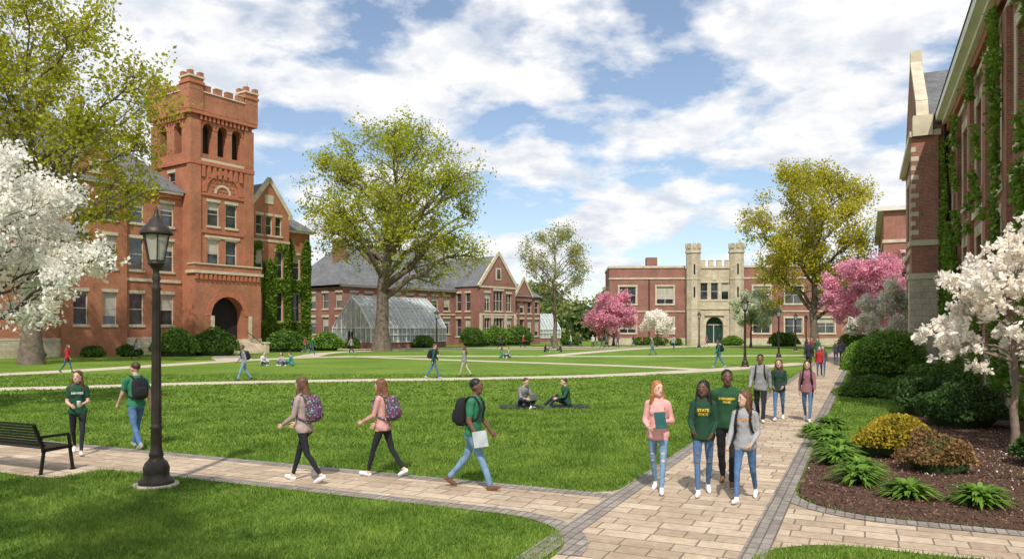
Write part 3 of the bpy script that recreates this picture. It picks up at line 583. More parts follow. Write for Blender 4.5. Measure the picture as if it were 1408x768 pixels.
def lump(D,rng,k=6,amp=.12):
    s=np.zeros(len(D))
    for _ in range(k): s+=np.sin(D@(rng.normal(size=3)*3.2)+rng.uniform(0,6))
    return 1+amp*s/math.sqrt(k)
def bushgeo(c,r,n,ls,rng,amp=.12,half=True):
    st=rng.integers(1<<30); D=nrm(rng.normal(size=(n,3))); 
    if half: D[:,2]=np.abs(D[:,2])*1.0-.12
    f=lump(D,np.random.default_rng(st),amp=amp)*rng.uniform(.84,1.07,n); C=np.array(c)+D*f[:,None]*np.array(r); C[:,2]=np.maximum(C[:,2],.03)
    lv=leafquads(C,ls,rng,.65)
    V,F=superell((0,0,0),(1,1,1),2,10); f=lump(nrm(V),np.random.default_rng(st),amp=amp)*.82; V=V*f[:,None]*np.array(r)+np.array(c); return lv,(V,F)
corem=M('dark_core',(.03,.055,.014),1,.4,5)  # solid blob coloured dark like a shaded inside, so shrubs are not see-through
def bush(name,c,r,n,ls,mat,seed=1,amp=.12,core=None):
    rng=np.random.default_rng(seed); root=empty(name,(c[0],c[1],0)); lv,co=bushgeo((0,0,c[2]),r,n,ls,rng,amp); np_mesh('leaves',*lv,mat,root); np_mesh('solid_core',*co,core or corem,root,True)
bush('round_shrub',(16.0,33,.9),(1.6,1.5,1.6),9000,.06,host,31,.12)
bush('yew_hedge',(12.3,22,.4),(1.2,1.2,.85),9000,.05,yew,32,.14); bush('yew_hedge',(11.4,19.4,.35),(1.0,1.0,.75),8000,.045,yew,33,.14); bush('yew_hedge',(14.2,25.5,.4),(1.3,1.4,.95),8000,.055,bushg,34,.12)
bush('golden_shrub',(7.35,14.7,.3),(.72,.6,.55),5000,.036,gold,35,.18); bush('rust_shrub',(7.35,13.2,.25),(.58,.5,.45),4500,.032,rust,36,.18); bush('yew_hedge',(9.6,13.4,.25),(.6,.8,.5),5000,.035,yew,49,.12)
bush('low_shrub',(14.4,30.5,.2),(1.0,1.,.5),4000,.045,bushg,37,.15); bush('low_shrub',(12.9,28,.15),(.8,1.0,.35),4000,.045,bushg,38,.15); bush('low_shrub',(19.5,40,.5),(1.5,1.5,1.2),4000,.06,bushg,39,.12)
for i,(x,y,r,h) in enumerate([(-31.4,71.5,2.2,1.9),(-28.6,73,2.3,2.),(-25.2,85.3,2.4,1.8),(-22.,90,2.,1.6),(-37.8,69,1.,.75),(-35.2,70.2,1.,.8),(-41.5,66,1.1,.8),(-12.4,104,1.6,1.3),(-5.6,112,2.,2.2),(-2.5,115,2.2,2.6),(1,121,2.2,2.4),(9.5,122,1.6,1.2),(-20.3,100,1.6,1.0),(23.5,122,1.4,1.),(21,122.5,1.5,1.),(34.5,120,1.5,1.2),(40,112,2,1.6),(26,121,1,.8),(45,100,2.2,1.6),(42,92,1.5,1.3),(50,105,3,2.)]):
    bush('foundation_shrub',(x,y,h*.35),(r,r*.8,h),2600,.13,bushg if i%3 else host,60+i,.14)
def perennial(c,n,L,seed):
    rng=np.random.default_rng(seed); an=rng.uniform(0,2*np.pi,n); el=rng.uniform(.5,1.35,n); l=L*rng.uniform(.7,1.2,n); w=.028*L/.4
    V=[];F=[]
    for a,e,q in zip(an,el,l):
        d=np.array([math.cos(a),math.sin(a),0]);s=np.array([-d[1],d[0],0]); o=len(V)
        for j,t in enumerate((0,.35,.7,1)):
            p=d*(math.cos(e)*q*t+.25*q*t*t)+np.array([0,0,math.sin(e)*q*t-.45*q*t*t*t]); ww=w*(.5,1.2,.9,.08)[j]
            V+= [tuple(p-s*ww),tuple(p+s*ww)]
        for j in range(3): F.append((o+2*j,o+2*j+1,o+2*j+3,o+2*j+2))
    ob=np_mesh('perennial_plant',V,F,host); ob.location=(c[0],c[1],.02)
for i,(x,y,L) in enumerate([(5.95,13.9,.5),(5.5,12.1,.47),(5.75,11.1,.42),(6.5,10.6,.46),(6.6,15.9,.55),(5.9,12.9,.45),(6.9,17.3,.5),(7.9,18.9,.5),(8.6,12.2,.4),(6.3,14.8,.5)]): perennial((x,y),230,L,80+i)
rng=np.random.default_rng(77); n=30000; X=rng.uniform(3,12,n);Y=rng.uniform(8,22,n); c=R_[0]*X+R_[1]*Y;s=E[0]*X+E[1]*Y; k=inpoly(c,s,BED); C=np.stack([X[k],Y[k],rng.uniform(.022,.05,k.sum())],1)
np_mesh('mulch_chips',*leafquads(C,.028,rng,.35),leafmat('bark_chips',(.05,.024,.015),(.24,.14,.09),0.,3))
n=700; X=rng.normal(8.9,1.6,n);Y=rng.normal(14,2.2,n); c=R_[0]*X+R_[1]*Y;s=E[0]*X+E[1]*Y; k=inpoly(c,s,BED); C=np.stack([X[k],Y[k],np.full(k.sum(),.055)],1); np_mesh('fallen_petals',*leafquads(C,.02,rng,.6),magn)
rng=np.random.default_rng(99); LV=[];CO=[]
for i in range(64):
    x=-150+i*5.2+rng.normal(0,2); y=rng.uniform(165,195); r=rng.uniform(4,7); h=rng.uniform(4.5,8)
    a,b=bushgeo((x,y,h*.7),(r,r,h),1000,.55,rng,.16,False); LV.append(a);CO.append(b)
root=empty('distant_trees'); np_mesh('foliage',*join(LV),leafmat('distant_leaves',(.15,.2,.05),(.27,.31,.09),.35,.1),root); np_mesh('dark_core',*join(CO),corem,root,True)
print('veg',time.time()-T0)
# ------------------------------------------------------------------ buildings
def glassmat():
    m,nt,b=newmat('window_glass'); f=noise(nt,coords(nt),.6,2); c=ramp2(nt,f,(.015,.02,.025),(.07,.085,.09),.35,.7); nt.links.new(c,b.inputs['Base Color']); b.inputs['Roughness'].default_value=.06; b.inputs['Specular IOR Level'].default_value=.9; return m
GL=glassmat(); stone=M('limestone',(.54,.47,.35),.85,.2,1.2,.3,20); stoneM=brickmat('limestone_blocks',(.50,.43,.31),(.62,.54,.40),(.36,.31,.23),.7,.32,.012,.3,.2)
slate=brickmat('slate_roof',(.15,.155,.165),(.21,.215,.225),(.09,.09,.095),.3,.2,.012,.3,.3,.7)
frameM=M('window_frame',(.62,.57,.46),.6,.1,2); darkM=M('dark_interior',(.015,.012,.012),.9,.2,2); whiteP=M('white_paint',(.72,.69,.62),.5,.08,1.5); blindM=M('window_blind',(.44,.41,.35),.8,.15,1)  # dark_interior is near-black colour standing for shade inside arches and openings
br1=brickmat('red_brick',(.50,.16,.075),(.39,.115,.054),(.38,.26,.18)); br1d=M('terracotta_trim',(.43,.15,.08),.85,.2,4,.3,30)
br2=brickmat('brown_brick',(.38,.13,.08),(.28,.088,.055),(.36,.28,.23)); br3=brickmat('campus_brick',(.34,.12,.082),(.26,.086,.063),(.33,.26,.22)); br2t=M('brick_trim',(.33,.115,.07),.85,.2,4)
metal=M('dark_metal',(.015,.015,.016),.4,.2,8,metal=.6)
MM=dict(brick=br1,stone=stone,trim=br1d,glass=GL,frame=frameM,dark=darkM,slate=slate,blind=blindM,ashlar=stoneM,white=whiteP,metal=metal)
rg=np.random.default_rng(2)
B=Bld('brick_hall_with_bell_tower',(-32.8,78,0),rad(56))
AR=dict(arch=True,open=True,glass='dark',depth=.9,trim=False)
ft=[(1.35,2.55,20.7,23.9,AR),(3.1,4.3,20.7,23.9,AR),(4.85,6.05,20.7,23.9,AR),(1.9,3.3,13.3,15.8),(4.1,5.5,13.3,15.8),(1.9,3.3,8.9,11.9),(4.1,5.5,8.9,11.9)]
B.wall((0,0),(7.4,0),0,25,ft,rng=rg)
B.wall((0,6.8),(0,0),0,25,[(1.2,2.5,20.7,23.9,AR),(3.9,5.2,20.7,23.9,AR),(2.8,4.0,17,18.8),(2.8,4.0,12,14)],rng=rg)
B.wall((7.4,0),(7.4,6.8),0,25,[(1.2,2.5,20.7,23.9,AR),(3.9,5.2,20.7,23.9,AR)]); B.wall((7.4,6.8),(0,6.8),0,25)
B.box('brick',-.35,7.75,-.35,7.15,25,26.9); B.box('trim',-.42,7.82,-.42,7.22,24.6,24.95)
B.box('stone',-.45,7.85,-.45,7.25,26.9,27.02)
for a,b in (((1.3,-.1),(6.1,-.1)),((-.1,1.3),(-.1,5.5)),((7.5,1.3),(7.5,5.5))): B.cren('brick',a,b,27.02,.6,.75,.55,.5,'stone')
for i in range(12): B.box('trim',.9+i*.5,1.15+i*.5,-.3,-.002,24.1,24.6)
for i in range(10): B.box('trim',-.3,-.002,.9+i*.5,1.15+i*.5,24.1,24.6)
for cx,cy in ((.35,.35),(7.05,.35),(.35,6.45),(7.05,6.45)):
    B.box('brick',cx-.8,cx+.8,cy-.8,cy+.8,24.97,28.2); B.box('trim',cx-.9,cx+.9,cy-.9,cy+.9,27.6,27.85); B.box('stone',cx-.9,cx+.9,cy-.9,cy+.9,28.2,28.4)
    for dx in (-.57,.57):
        for dy in (-.57,.57): B.box('brick',cx+dx-.25,cx+dx+.25,cy+dy-.25,cy+dy+.25,28.4,28.85)
    B.prism('stone',cx,cy,.28,28.4,29.6,8,.02)
for cx in (-.14,6.34): B.box('brick',cx,cx+1.2,-.16,.5,0,24.1)
B.box('brick',-.16,.5,5.8,6.95,0,24.1)
for z in (7.9,12.5,16.4,19.9): B.box('stone' if z in (7.9,19.9) else 'trim',1.07,6.33,-.12,.2,z,z+.28)
B.box('trim',-.22,.3,-.22,7.0,19.5,19.95); B.box('trim',.3,7.62,-.22,.2,19.5,19.897)
N=14
for r0,r1,d,k in ((2.0,2.45,-.14,'trim'),(.75,1.0,-.1,'stone')):
    for i in range(N):
        a0,a1=math.pi*i/N,math.pi*(i+1)/N; q=lambda r,a,y:(3.7-r*math.cos(a),y,16.75+r*math.sin(a))
        B.hexa(k,[q(r0,a0,.05),q(r0,a1,.05),q(r1,a1,.05),q(r1,a0,.05),q(r0,a0,d),q(r0,a1,d),q(r1,a1,d),q(r1,a0,d)])
for i in range(9): 
    for j in range(3):
        if (i-4)**2*.16+(j*.45)**2<2.4: B.box('trim',1.98+i*.42,2.1+i*.42+.12,-.05,.02,17+j*.42,17.24+j*.42)
B.box('stone',1.6,5.8,-.1,.1,12.05,12.3)
for i in range(8): B.box('trim',1.2+i*.65,1.55+i*.65,-.18,-.0,18.3,19.5)
PY=-1.3
B.wall((-.45,PY),(7.6,PY),0,8.2,[(1.9,5.9,1.45,5.9,dict(arch=True,open=True,glass='dark',depth=1.2,trim=False,ring=.55))],rng=rg)
B.wall((-.45,0),(-.45,PY),0,8.2); B.wall((7.6,PY),(7.6,0),0,8.2); B.box('stone',-.65,7.8,PY-.2,0,8.2,8.5); B.box('brick',-.45,7.6,PY,-.17,8.5,9.1); B.box('stone',-.55,7.7,PY-.1,-.17,9.1,9.25)
for i in range(15): B.box('trim',-.4+i*.53,-.12+i*.53,PY-.18,PY-.002,7.6,8.1)
B.box('ashlar',-.51,1.4,PY-.07,PY+.2,0,1.45); B.box('ashlar',5.95,7.66,PY-.07,PY+.2,0,1.45); B.box('stone',1.4,1.8,PY-.1,PY+.1,1.45,3.9); B.box('stone',6.0,6.4,PY-.1,PY+.1,1.45,3.9)
for i in range(8): B.box('stone',1.7,5.7,PY-.05-.34*(i+1),PY+.05,0,1.45-.18*i-.003*i)
for x in (1.2,5.72): B.box('stone',x,x+.45,PY-3.2,PY-.08,0,1.0); B.box('stone',x-.06,x+.51,PY-3.3,PY-2.5,1.0,1.15)
B.beam('metal',(1.75,PY-2.9,.9),(1.75,PY-.2,2.2),.05,.05); B.beam('metal',(5.68,PY-2.9,.9),(5.68,PY-.2,2.2),.05,.05)
ops=[]
for i in range(11):
    u=1.6+i*3.2
    for z0,z1 in ((2.9,6.0),(8.3,11.4),(12.9,15.2)): ops.append((u,u+1.45,z0,z1,dict(nz=2)))
B.wall((-36,1.5),(-.01,1.5),0,16.2,ops,rng=rg); B.wall((-36,14.5),(-36,1.5),0,16.2); B.wall((0,14.5),(-36,14.5),0,16.2)
B.box('ashlar',-36.1,-.17,1.38,1.6,0,1.5); B.box('stone',-36.1,-.17,1.36,1.6,1.5,1.7); B.box('stone',-36.1,-.17,1.4,1.6,7.2,7.5); B.box('trim',-36.1,-.17,1.3,1.6,15.8,16.2); B.box('white',-36.4,-.17,1.0,1.5,16.2,16.45)
B.hip('slate',-36.6,.3,.9,15,16.45,23,6)
for gx in (-26,-12):
    B.wall((gx,1.2),(gx+6,1.2),0.,16.2,[(1,2.3,2.9,6),(3.7,5,2.9,6),(1,2.3,8.3,11.4),(3.7,5,8.3,11.4),(1,2.3,12.9,15.4),(3.7,5,12.9,15.4)],rng=rg)
    B.poly('brick',[(gx,1.2,16.2),(gx+6,1.2,16.2),(gx+3,1.2,20.6)]); B.gable('slate',gx+.1,gx+5.9,1.25,8,16.2,20.4,'y')
    B.beam('stone',(gx-.2,1.2,16.1),(gx+3,1.2,20.8),.5,.25,(0,1,0)); B.beam('stone',(gx+6.2,1.2,16.1),(gx+3,1.2,20.8),.5,.25,(0,1,0)); B.box('stone',gx+2.4,gx+3.6,1.1,1.25,17,18.4)
    for xx in (gx,gx+6): B.poly('brick',[(xx,1.2,0),(xx,1.5,0),(xx,1.5,16.2),(xx,1.2,16.2)])
opr=[(8.0,9.3,3.4,6.8),(8.0,9.3,8.5,11.5)]
B.wall((7.4,3),(18.2,3),0,14.2,opr,rng=rg); B.wall((18.2,3),(18.2,14),0,14.2); B.wall((18.2,14),(0,14),0,14.2)
B.box('ashlar',7.41,18.3,2.88,3.1,0,1.5); B.box('white',7.41,18.5,2.55,3.0,14.2,14.45); B.hip('slate',4,18.7,2.4,14.6,14.45,19.5,6)
pg=[(.9,2.0,3.4,6.8),(3.8,4.9,3.4,6.8),(.9,2.0,8.5,11.6),(3.8,4.9,8.5,11.6),(1.1,2.,13.4,15.6),(2.45,3.35,13.4,15.6),(3.8,4.7,13.4,15.6)]
B.wall((8.4,2),(14.2,2),0,16,pg,rng=rg); B.wall((8.4,3),(8.4,2),0,16); B.wall((14.2,2),(14.2,3),0,16)
B.poly('brick',[(8.4,2,16),(14.2,2,16),(11.3,2,19.7)]); B.gable('slate',8.3,14.3,2.05,10,15.9,19.5,'y'); B.poly('brick',[(8.4,3,14),(8.4,8,14),(8.4,8,15.9),(8.4,3,15.9)]); B.box('stone',10.7,11.9,1.93,2.1,17,18.)
B.beam('stone',(8.1,2,15.8),(11.35,2,19.95),.5,.25,(0,1,0)); B.beam('stone',(14.5,2,15.8),(11.25,2,19.95),.5,.25,(0,1,0)); B.box('stone',8.35,14.25,1.93,2.1,12.6,12.85); B.box('stone',8.0,8.5,1.8,2.3,15.4,16.1); B.box('stone',14.1,14.6,1.8,2.3,15.4,16.1)
B.ivy((8.4,1.98),(14.2,1.98),0,12.6,pg,34000,.14,ivym,1,lambda u,v,U,Z:(v<.9+.1*np.sin(U*1.7)+.05*np.sin(U*5))); B.ivy((14.2,2.98),(18.2,2.98),0,13.5,[(1.2,2.5,3.4,6.8),(1.2,2.5,8.5,11.5)],26000,.14,ivym,2,lambda u,v,U,Z:(v<.9+.1*np.sin(U*2.3)))
B.ivy((7.5,2.98),(8.4,2.98),0,11,[],5000,.13,ivym,3,lambda u,v,U,Z:v<.95); B.ivy((8.38,3),(8.38,2),0,11.5,[],4000,.13,ivym,4,lambda u,v,U,Z:v<.95)
B.finish(MM)
MM2=dict(MM,brick=br3,trim=br2t,grey=M('grey_panel',(.5,.5,.47),.6,.12,1))
B=Bld('gabled_brick_hall',(-4.9,118,0),rad(50))
ops=[(1.3+i*2.6,2.7+i*2.6,z0,z1) for i in range(8) for z0,z1 in ((1.8,4.2),(5.4,7.6))]
B.wall((-22,5.5),(0,5.5),0,8.4,ops,rng=rg); B.wall((-22,18),(-22,5.5),0,8.4,[(2+i*3,3.4+i*3,z0,z1) for i in range(4) for z0,z1 in ((1.8,4.2),(5.4,7.6))],rng=rg); B.wall((0,18),(-22,18),0,8.4)
B.box('stone',-22.1,0,5.4,5.6,4.7,4.95); B.box('white',-22.4,.0,5.1,5.5,8.4,8.65); B.hip('slate',-22.6,4,4.9,18.6,8.65,15,5); B.box('brick',-20,-18.6,9,10.4,8,15.2); B.box('stone',-20.1,-18.5,8.9,10.5,15.2,15.4)
B.box('grey',1.5,7.0,12.5,17.5,8,18.2); B.box('metal',1.3,7.2,12.3,17.7,18.2,18.45)
for i in range(5): B.box('glass',1.9+i*1.0,2.5+i*1.0,12.45,12.55,15.6,17.6)
for i in range(4): B.box('glass',1.45,1.55,13+i*1.1,13.6+i*1.1,15.6,17.6)
pw=[(1,2.3,1.2,4.3,dict(nx=2)),(3.1,5.4,.8,4.3,dict(nx=3)),(6.2,7.5,1.2,4.3,dict(nx=2)),(1,2.3,5.4,8.2,dict(nx=2)),(3.1,5.4,5.4,8.6,dict(nx=3)),(6.2,7.5,5.4,8.2,dict(nx=2))]
B.wall((0,0),(8.5,0),0,9.4,pw,rng=rg); B.wall((0,12),(0,0),0,9.4,[(.8+i*2.0,1.9+i*2.0,z0,z1) for i in range(5) for z0,z1 in ((1.4,4.2),(5.4,8.2)) if i>2],rng=rg); B.wall((8.5,0),(8.5,12),0,9.4)
B.poly('brick',[(0,0,9.4),(8.5,0,9.4),(4.25,0,14.4)]); B.gable('slate',-.2,8.7,.1,12.4,9.2,14.2,'y'); B.beam('stone',(-.4,0,9.2),(4.3,0,14.7),.5,.3,(0,1,0)); B.beam('stone',(8.9,0,9.2),(4.2,0,14.7),.5,.3,(0,1,0)); B.box('stone',3.6,4.9,-.07,.1,10.3,12.2); B.box('glass',3.85,4.65,-.09,0,10.5,12)
B.box('stone',-.1,8.6,-.1,.1,4.7,5.0); B.box('stone',-.1,8.6,-.1,.1,9.0,9.3); B.box('ashlar',-.1,8.6,-.1,.1,0,.8)
for x in (-.1,2.5,5.7,8.1): B.box('stone',x,x+.5,-.14,.1,0.801,4.699)
B.wall((8.5,1.5),(17,1.5),0,8.,[(1+i*2.0,2.1+i*2.0,z0,z1) for i in range(4) for z0,z1 in ((1.4,4.2),(5.2,7.2))],rng=rg); B.wall((17,1.5),(17,12),0,8.); B.hip('slate',6,17.4,1.1,12.4,8.0,12,5)
B.poly('brick',[(10,1.3,8),(14.5,1.3,8),(12.2,1.3,11)]); B.box('brick',10,14.5,1.3,1.6,7.2,8); B.beam('stone',(9.8,1.3,7.9),(12.3,1.3,11.2),.4,.25,(0,1,0)); B.beam('stone',(14.7,1.3,7.9),(12.2,1.3,11.2),.4,.25,(0,1,0))
B.finish(MM2)
gm,nt,b=newmat('greenhouse_glass'); b.inputs['Base Color'].default_value=(.5,.56,.56,1); b.inputs['Roughness'].default_value=.12; tr=nt.nodes.new('ShaderNodeBsdfTransparent'); mx=nt.nodes.new('ShaderNodeMixShader'); nn=noise(nt,coords(nt),.8,3)
mr=nt.nodes.new('ShaderNodeMapRange'); mr.inputs[3].default_value=.15; mr.inputs[4].default_value=.65; nt.links.new(nn,mr.inputs[0]); nt.links.new(mr.outputs[0],mx.inputs[0]); nt.links.new(b.outputs[0],mx.inputs[1]); nt.links.new(tr.outputs[0],mx.inputs[2]); nt.links.new(mx.outputs[0],nt.nodes['Material Output'].inputs[0])
def greenhouse(loc,rz,L,Wd,hw,hr):
    B=Bld('greenhouse',loc,rz)
    B.box('brick',0,L,0,Wd,0,.8)
    for y in (0,Wd): B.poly('gglass',[(0,y,.8),(L,y,.8),(L,y,hw),(0,y,hw)])
    ym=Wd/2
    B.poly('gglass',[(0,0,hw),(L,0,hw),(L,ym*.55,hw+(hr-hw)*.68),(0,ym*.55,hw+(hr-hw)*.68)]); B.poly('gglass',[(0,ym*.55,hw+(hr-hw)*.68),(L,ym*.55,hw+(hr-hw)*.68),(L,ym,hr),(0,ym,hr)])
    B.poly('gglass',[(0,Wd,hw),(L,Wd,hw),(L,ym,hr),(0,ym,hr)])
    k=hw+(hr-hw)*.68
    for x in (0,L): B.poly('gglass',[(x,0,.8),(x,Wd,.8),(x,Wd,hw),(x,ym,hr),(x,ym*.55,k),(x,0,hw)])
    n=int(L/.75)
    for i in range(n+1):
        x=L*i/n; w=.07 if i%4 else .14
        B.beam('white',(x,-.04,.8),(x,-.04,hw),w,.08,(1,0,0)); B.beam('white',(x,-.03,hw),(x,ym*.55,k+.04),w,.08); B.beam('white',(x,ym*.55,k+.04),(x,ym,hr+.04),w,.08)
        B.beam('white',(x,Wd+.03,hw),(x,ym,hr+.04),w,.08)
    for y,zz in ((-.06,.85),(-.06,hw),(-.06,1.8),(ym*.55,k+.06),(ym,hr+.1)): B.beam('white',(-.05,y,zz),(L+.05,y,zz),.14,.12)
    m=int(Wd/.9)
    for x in (-.04,L+.04):
        for i in range(m+1):
            y=Wd*i/m; zt=np.interp(y,[0,ym*.55,ym,Wd],[hw,k,hr,hw]); B.beam('white',(x,y,.8),(x,y,zt),.09,.08,(1,0,0))
        B.beam('white',(x,0,hw),(x,Wd,hw),.12,.14); B.beam('white',(x,0,hw),(x,ym*.55,k),.1,.12); B.beam('white',(x,ym*.55,k),(x,ym,hr),.1,.12); B.beam('white',(x,Wd,hw),(x,ym,hr),.1,.12)
    B.box('dark',-.07,-.05,Wd*.45,Wd*.45+1,.1,2.2)
    V,F=leafquads(np.random.default_rng(3).uniform((.6,.6,.8),(L-.6,Wd-.6,2.6),(2500,3)),.22,np.random.default_rng(4)); np_mesh('potted_plants',V,F,bushg,B.root)
    B.finish(dict(MM2,gglass=gm,white=M('white_frame',(.72,.74,.73),.5,.05,1)))
cr,sr=math.cos(rad(50)),math.sin(rad(50))
def b2(x,y): return (-4.9+x*cr-y*sr,118+x*sr+y*cr,0)
greenhouse(b2(-24,-3),rad(50),13.5,8,2.7,6.8)
greenhouse((2.5,150,0),rad(35),9,6,2.5,5.6)
B=Bld('crenellated_brick_hall',(15.8,124,0),rad(-4)); MM3=dict(MM,brick=br3)
W2o=dict(nx=2,nz=2,jamb=.22,sw=.25,lh=.3)
def wrow(us,w): return [(u,u+w,z0,z1,W2o) for u in us for z0,z1 in ((1.9,4.3),(6.6,9.4))]
B.wall((0,0),(12.2,0),0,12.4,wrow([1.6,7.6],2.7),rng=rg); B.wall((0,12),(0,0),0,12.4,wrow([2,7],2.4),rng=rg); B.wall((20.9,0),(42,0),0,12.4,wrow([2,7,12,17],2.7),rng=rg); B.wall((42,0),(42,14),0,12.4)
for a,b in ((-.1,12.2),(20.9,42.1)):
    B.box('stone',a,b,-.14,.1,12.4,12.75); B.box('stone',a,b,-.12,.1,10.6,10.85); B.box('stone',a,b,-.12,.1,5.3,5.5); B.box('ashlar',a,b,-.13,.1,0,1.1)
B.box('stone',-.14,.1,-.1,12,12.4,12.747); B.box('metal',6.3,6.45,-.15,-.01,0,10.6)
B.poly('slate',[(0.1,0.1,12.3),(42,.1,12.3),(42,14,12.3),(.1,14,12.3)]); B.box('brick',6.5,8.3,5,7,12.3,14.6); B.box('brick',27,30,5,8,12.3,15)
DO=dict(arch=True,open=True,glass='door',depth=.8,trim=False,ring=.5,tk='stone')
B.wall((12.2,-1.4),(20.9,-1.4),0,12.2,[(3.0,5.7,0.3,4.5,DO),(2.1,3.3,7.2,9.9,dict(W2o,nx=1,jamb=.1)),(3.75,4.95,7.2,9.9,dict(W2o,nx=1,jamb=.1)),(5.4,6.6,7.2,9.9,dict(W2o,nx=1,jamb=.1))],key='ashlar',rng=rg)
B.wall((12.2,0),(12.2,-1.4),0,12.2,key='ashlar'); B.wall((20.9,-1.4),(20.9,0),0,12.2,key='ashlar'); B.box('stone',12.1,21,-1.6,-1.3,12.2,12.5); B.cren('ashlar',(14.3,-1.45),(18.9,-1.45),12.5,.9,.7,.5,.35,'stone'); B.box('stone',14.2,19,-1.55,-1.3,5.7,6.0)
B.box('slate',12.3,20.8,-1.2,5,12.0,12.2); B.box('stone',15,18,-1.75,-1.3,4.7,4.95); B.box('stone',16.2,16.9,-1.5,-1.4,10.3,11.4)
for cx in (13.2,19.95):
    B.prism('ashlar',cx,-1.5,1.15,0,14.6); B.prism('stone',cx,-1.5,1.3,14.6,14.9); B.prism('ashlar',cx,-1.5,1.2,14.9,15.3)
    for i in range(8):
        a=2*math.pi*i/8; x,y=cx+1.05*math.cos(a),-1.5+1.05*math.sin(a); B.beam('ashlar',(x,y,15.3),(x,y,16.1),.5,.32,(math.cos(a),math.sin(a),0))
    for z in (5.7,10.4): B.prism('stone',cx,-1.5,1.22,z,z+.3)
    for z in (7.6,11.2): B.box('dark',cx-.12,cx+.12,-2.62,-2.5,z,z+1.6)
B.box('stone',14.5,18.7,-3.2,-1.45,0,.17); B.box('stone',14.9,18.3,-2.7,-1.45,.17,.3)
B.box('frame',16.5,16.6,-.66,-.61,.3,3.2); B.box('frame',15.25,17.85,-.66,-.6,3.2,3.3)
B.finish(dict(MM3,door=M('dark_green_door',(.015,.05,.035),.4,.2,3)))
rz=math.atan2(-E[1],-E[0])
MR=dict(MM,brick=br2,trim=br2t)
B=Bld('ivy_covered_brick_hall',(0,0,0),rz); WO=dict(nx=2,nz=3,jamb=.28,sw=.28,lh=.45,depth=.3)
uo=[]; XE=-18.  # hall cut short here, out of view, to let sun onto the magnolia
for i in range(6):
    u=1.5+i*4.6
    for z0,z1 in ((2.6,6.2),(8.0,11.5)): uo.append((u,u+1.7,z0,z1,WO))
B.wall((-47,4.15),(XE,4.15),0,13.4,uo,rng=rg); B.wall((XE,4.15),(XE,16),0,13.4,[(2+i*3.5,3.6+i*3.5,z0,z1,WO) for i in range(3) for z0,z1 in ((2.6,6.2),(8.,11.5))],rng=rg)
B.box('ashlar',-46.9,XE+.1,4.03,4.3,0,1.6); B.box('stone',-46.9,XE+.1,4.0,4.3,1.6,1.85); B.box('stone',-46.9,XE+.1,4.05,4.3,7.0,7.3); B.box('stone',-46.9,XE+.1,4.05,4.3,12.5,12.75)
B.box('trim',-46.9,XE+.1,3.95,4.3,13.0,13.4); B.box('white',-46.97,XE+.3,3.75,4.3,13.4,13.65); B.box('white',-46.95,XE+.5,3.45,4.3,13.65,14.05); B.box('white',XE,XE+.5,4.3,16,13.45,14.04)
for i in range(1,6): B.box('brick',-47.2+i*4.6,-46.4+i*4.6,3.99,4.16,1.85,12.5)
B.poly('slate',[(-50,3.4,14.05),(XE+.5,3.4,14.05),(XE-5,10,18.6),(-50,10,18.6)]); B.poly('slate',[(XE+.5,3.4,14.05),(XE+.5,16.5,14.05),(XE-5,10,18.6)]); B.poly('slate',[(XE+.5,16.5,14.05),(-50,16.5,14.05),(-50,10,18.6),(XE-5,10,18.6)])
pf=[(2.2,5.2,2.6,6.2,dict(WO,nx=3)),(7.6,10.6,2.6,6.2,dict(WO,nx=3)),(2.2,5.2,8.0,11.8,dict(WO,nx=3)),(7.6,10.6,8.,11.8,dict(WO,nx=3))]
B.wall((-60,2.6),(-47,2.6),0,13.5,pf,rng=rg); B.wall((-47,2.6),(-47,4.2),0,13.5); B.wall((-60,12),(-60,2.6),0,13.5)
PK=18.7
for y in (2.6,3.1): B.poly('brick',[(-60,y,13.5),(-47,y,13.5),(-48,y,14.9),(-53.5,y,PK),(-59,y,14.9)])
B.poly('slate',[(-47.1,2.9,13.6),(-53.5,2.9,PK-.4),(-53.5,16,PK-.4),(-47.1,16,13.6)]); B.poly('slate',[(-59.9,2.9,13.6),(-53.5,2.9,PK-.4),(-53.5,16,PK-.4),(-59.9,16,13.6)])
for sx in (-1,1):
    for a,b in (((-53.5+sx*6.7,13.4),(-53.5+sx*5.6,15.0)),((-53.5+sx*5.6,15.0),(-53.5,PK+.3))):
        B.beam('stone',(a[0],2.85,a[1]),(b[0],2.85,b[1]),.3,.6,(0,1,0))
    B.box('stone',-53.5+sx*6.5-.4,-53.5+sx*6.5+.4,2.35,3.3,12.9,14.0)
B.box('stone',-53.9,-53.1,2.55,3.2,PK,PK+.9)
B.box('brick',-48.2,-46.85,2.3,3.6,0,12.9); B.box('ashlar',-48.3,-46.75,2.2,3.7,0,5.2); B.box('stone',-48.36,-46.7,2.14,3.76,5.2,5.5); B.box('stone',-48.3,-46.75,2.2,3.7,7.0,7.3)
B.box('stone',-48.3,-46.75,2.2,3.7,12.9,13.2)
for i in range(10): 
    B.box('stone',-47.4,-46.84,2.285,2.5 if i%2 else 2.65,7.6+i*.5,7.85+i*.5)
B.box('white',-60.3,-48.4,2.2,2.55,13.0,13.3) ; B.box('metal',-46.8,-46.62,3.85,4.02,0,13.4)
B.box('ashlar',-60.1,-48.3,2.48,2.7,0,1.6); B.box('stone',-60.1,-48.3,2.45,2.7,7.0,7.3)
fn=lambda u,v,U,Z: (np.sin(U*1.1+1)+.6*np.sin(U*2.9)+.5*np.sin(Z*.8+U)+.35*np.sin(Z*3.1+U*4)>.75+1.0*(v-.55))
B.ivy((-47,3.97),(XE,3.97),0,13.0,uo,75000,.085,ivym,11,fn)
B.ivy((-47,3.97),(-41,3.97),0,9,uo[:4],20000,.09,ivym,12,lambda u,v,U,Z:v<.9-.25*u+.1*np.sin(U*3))
B.finish(MR)
B=Bld('brick_hall',(0,0,0),rz)
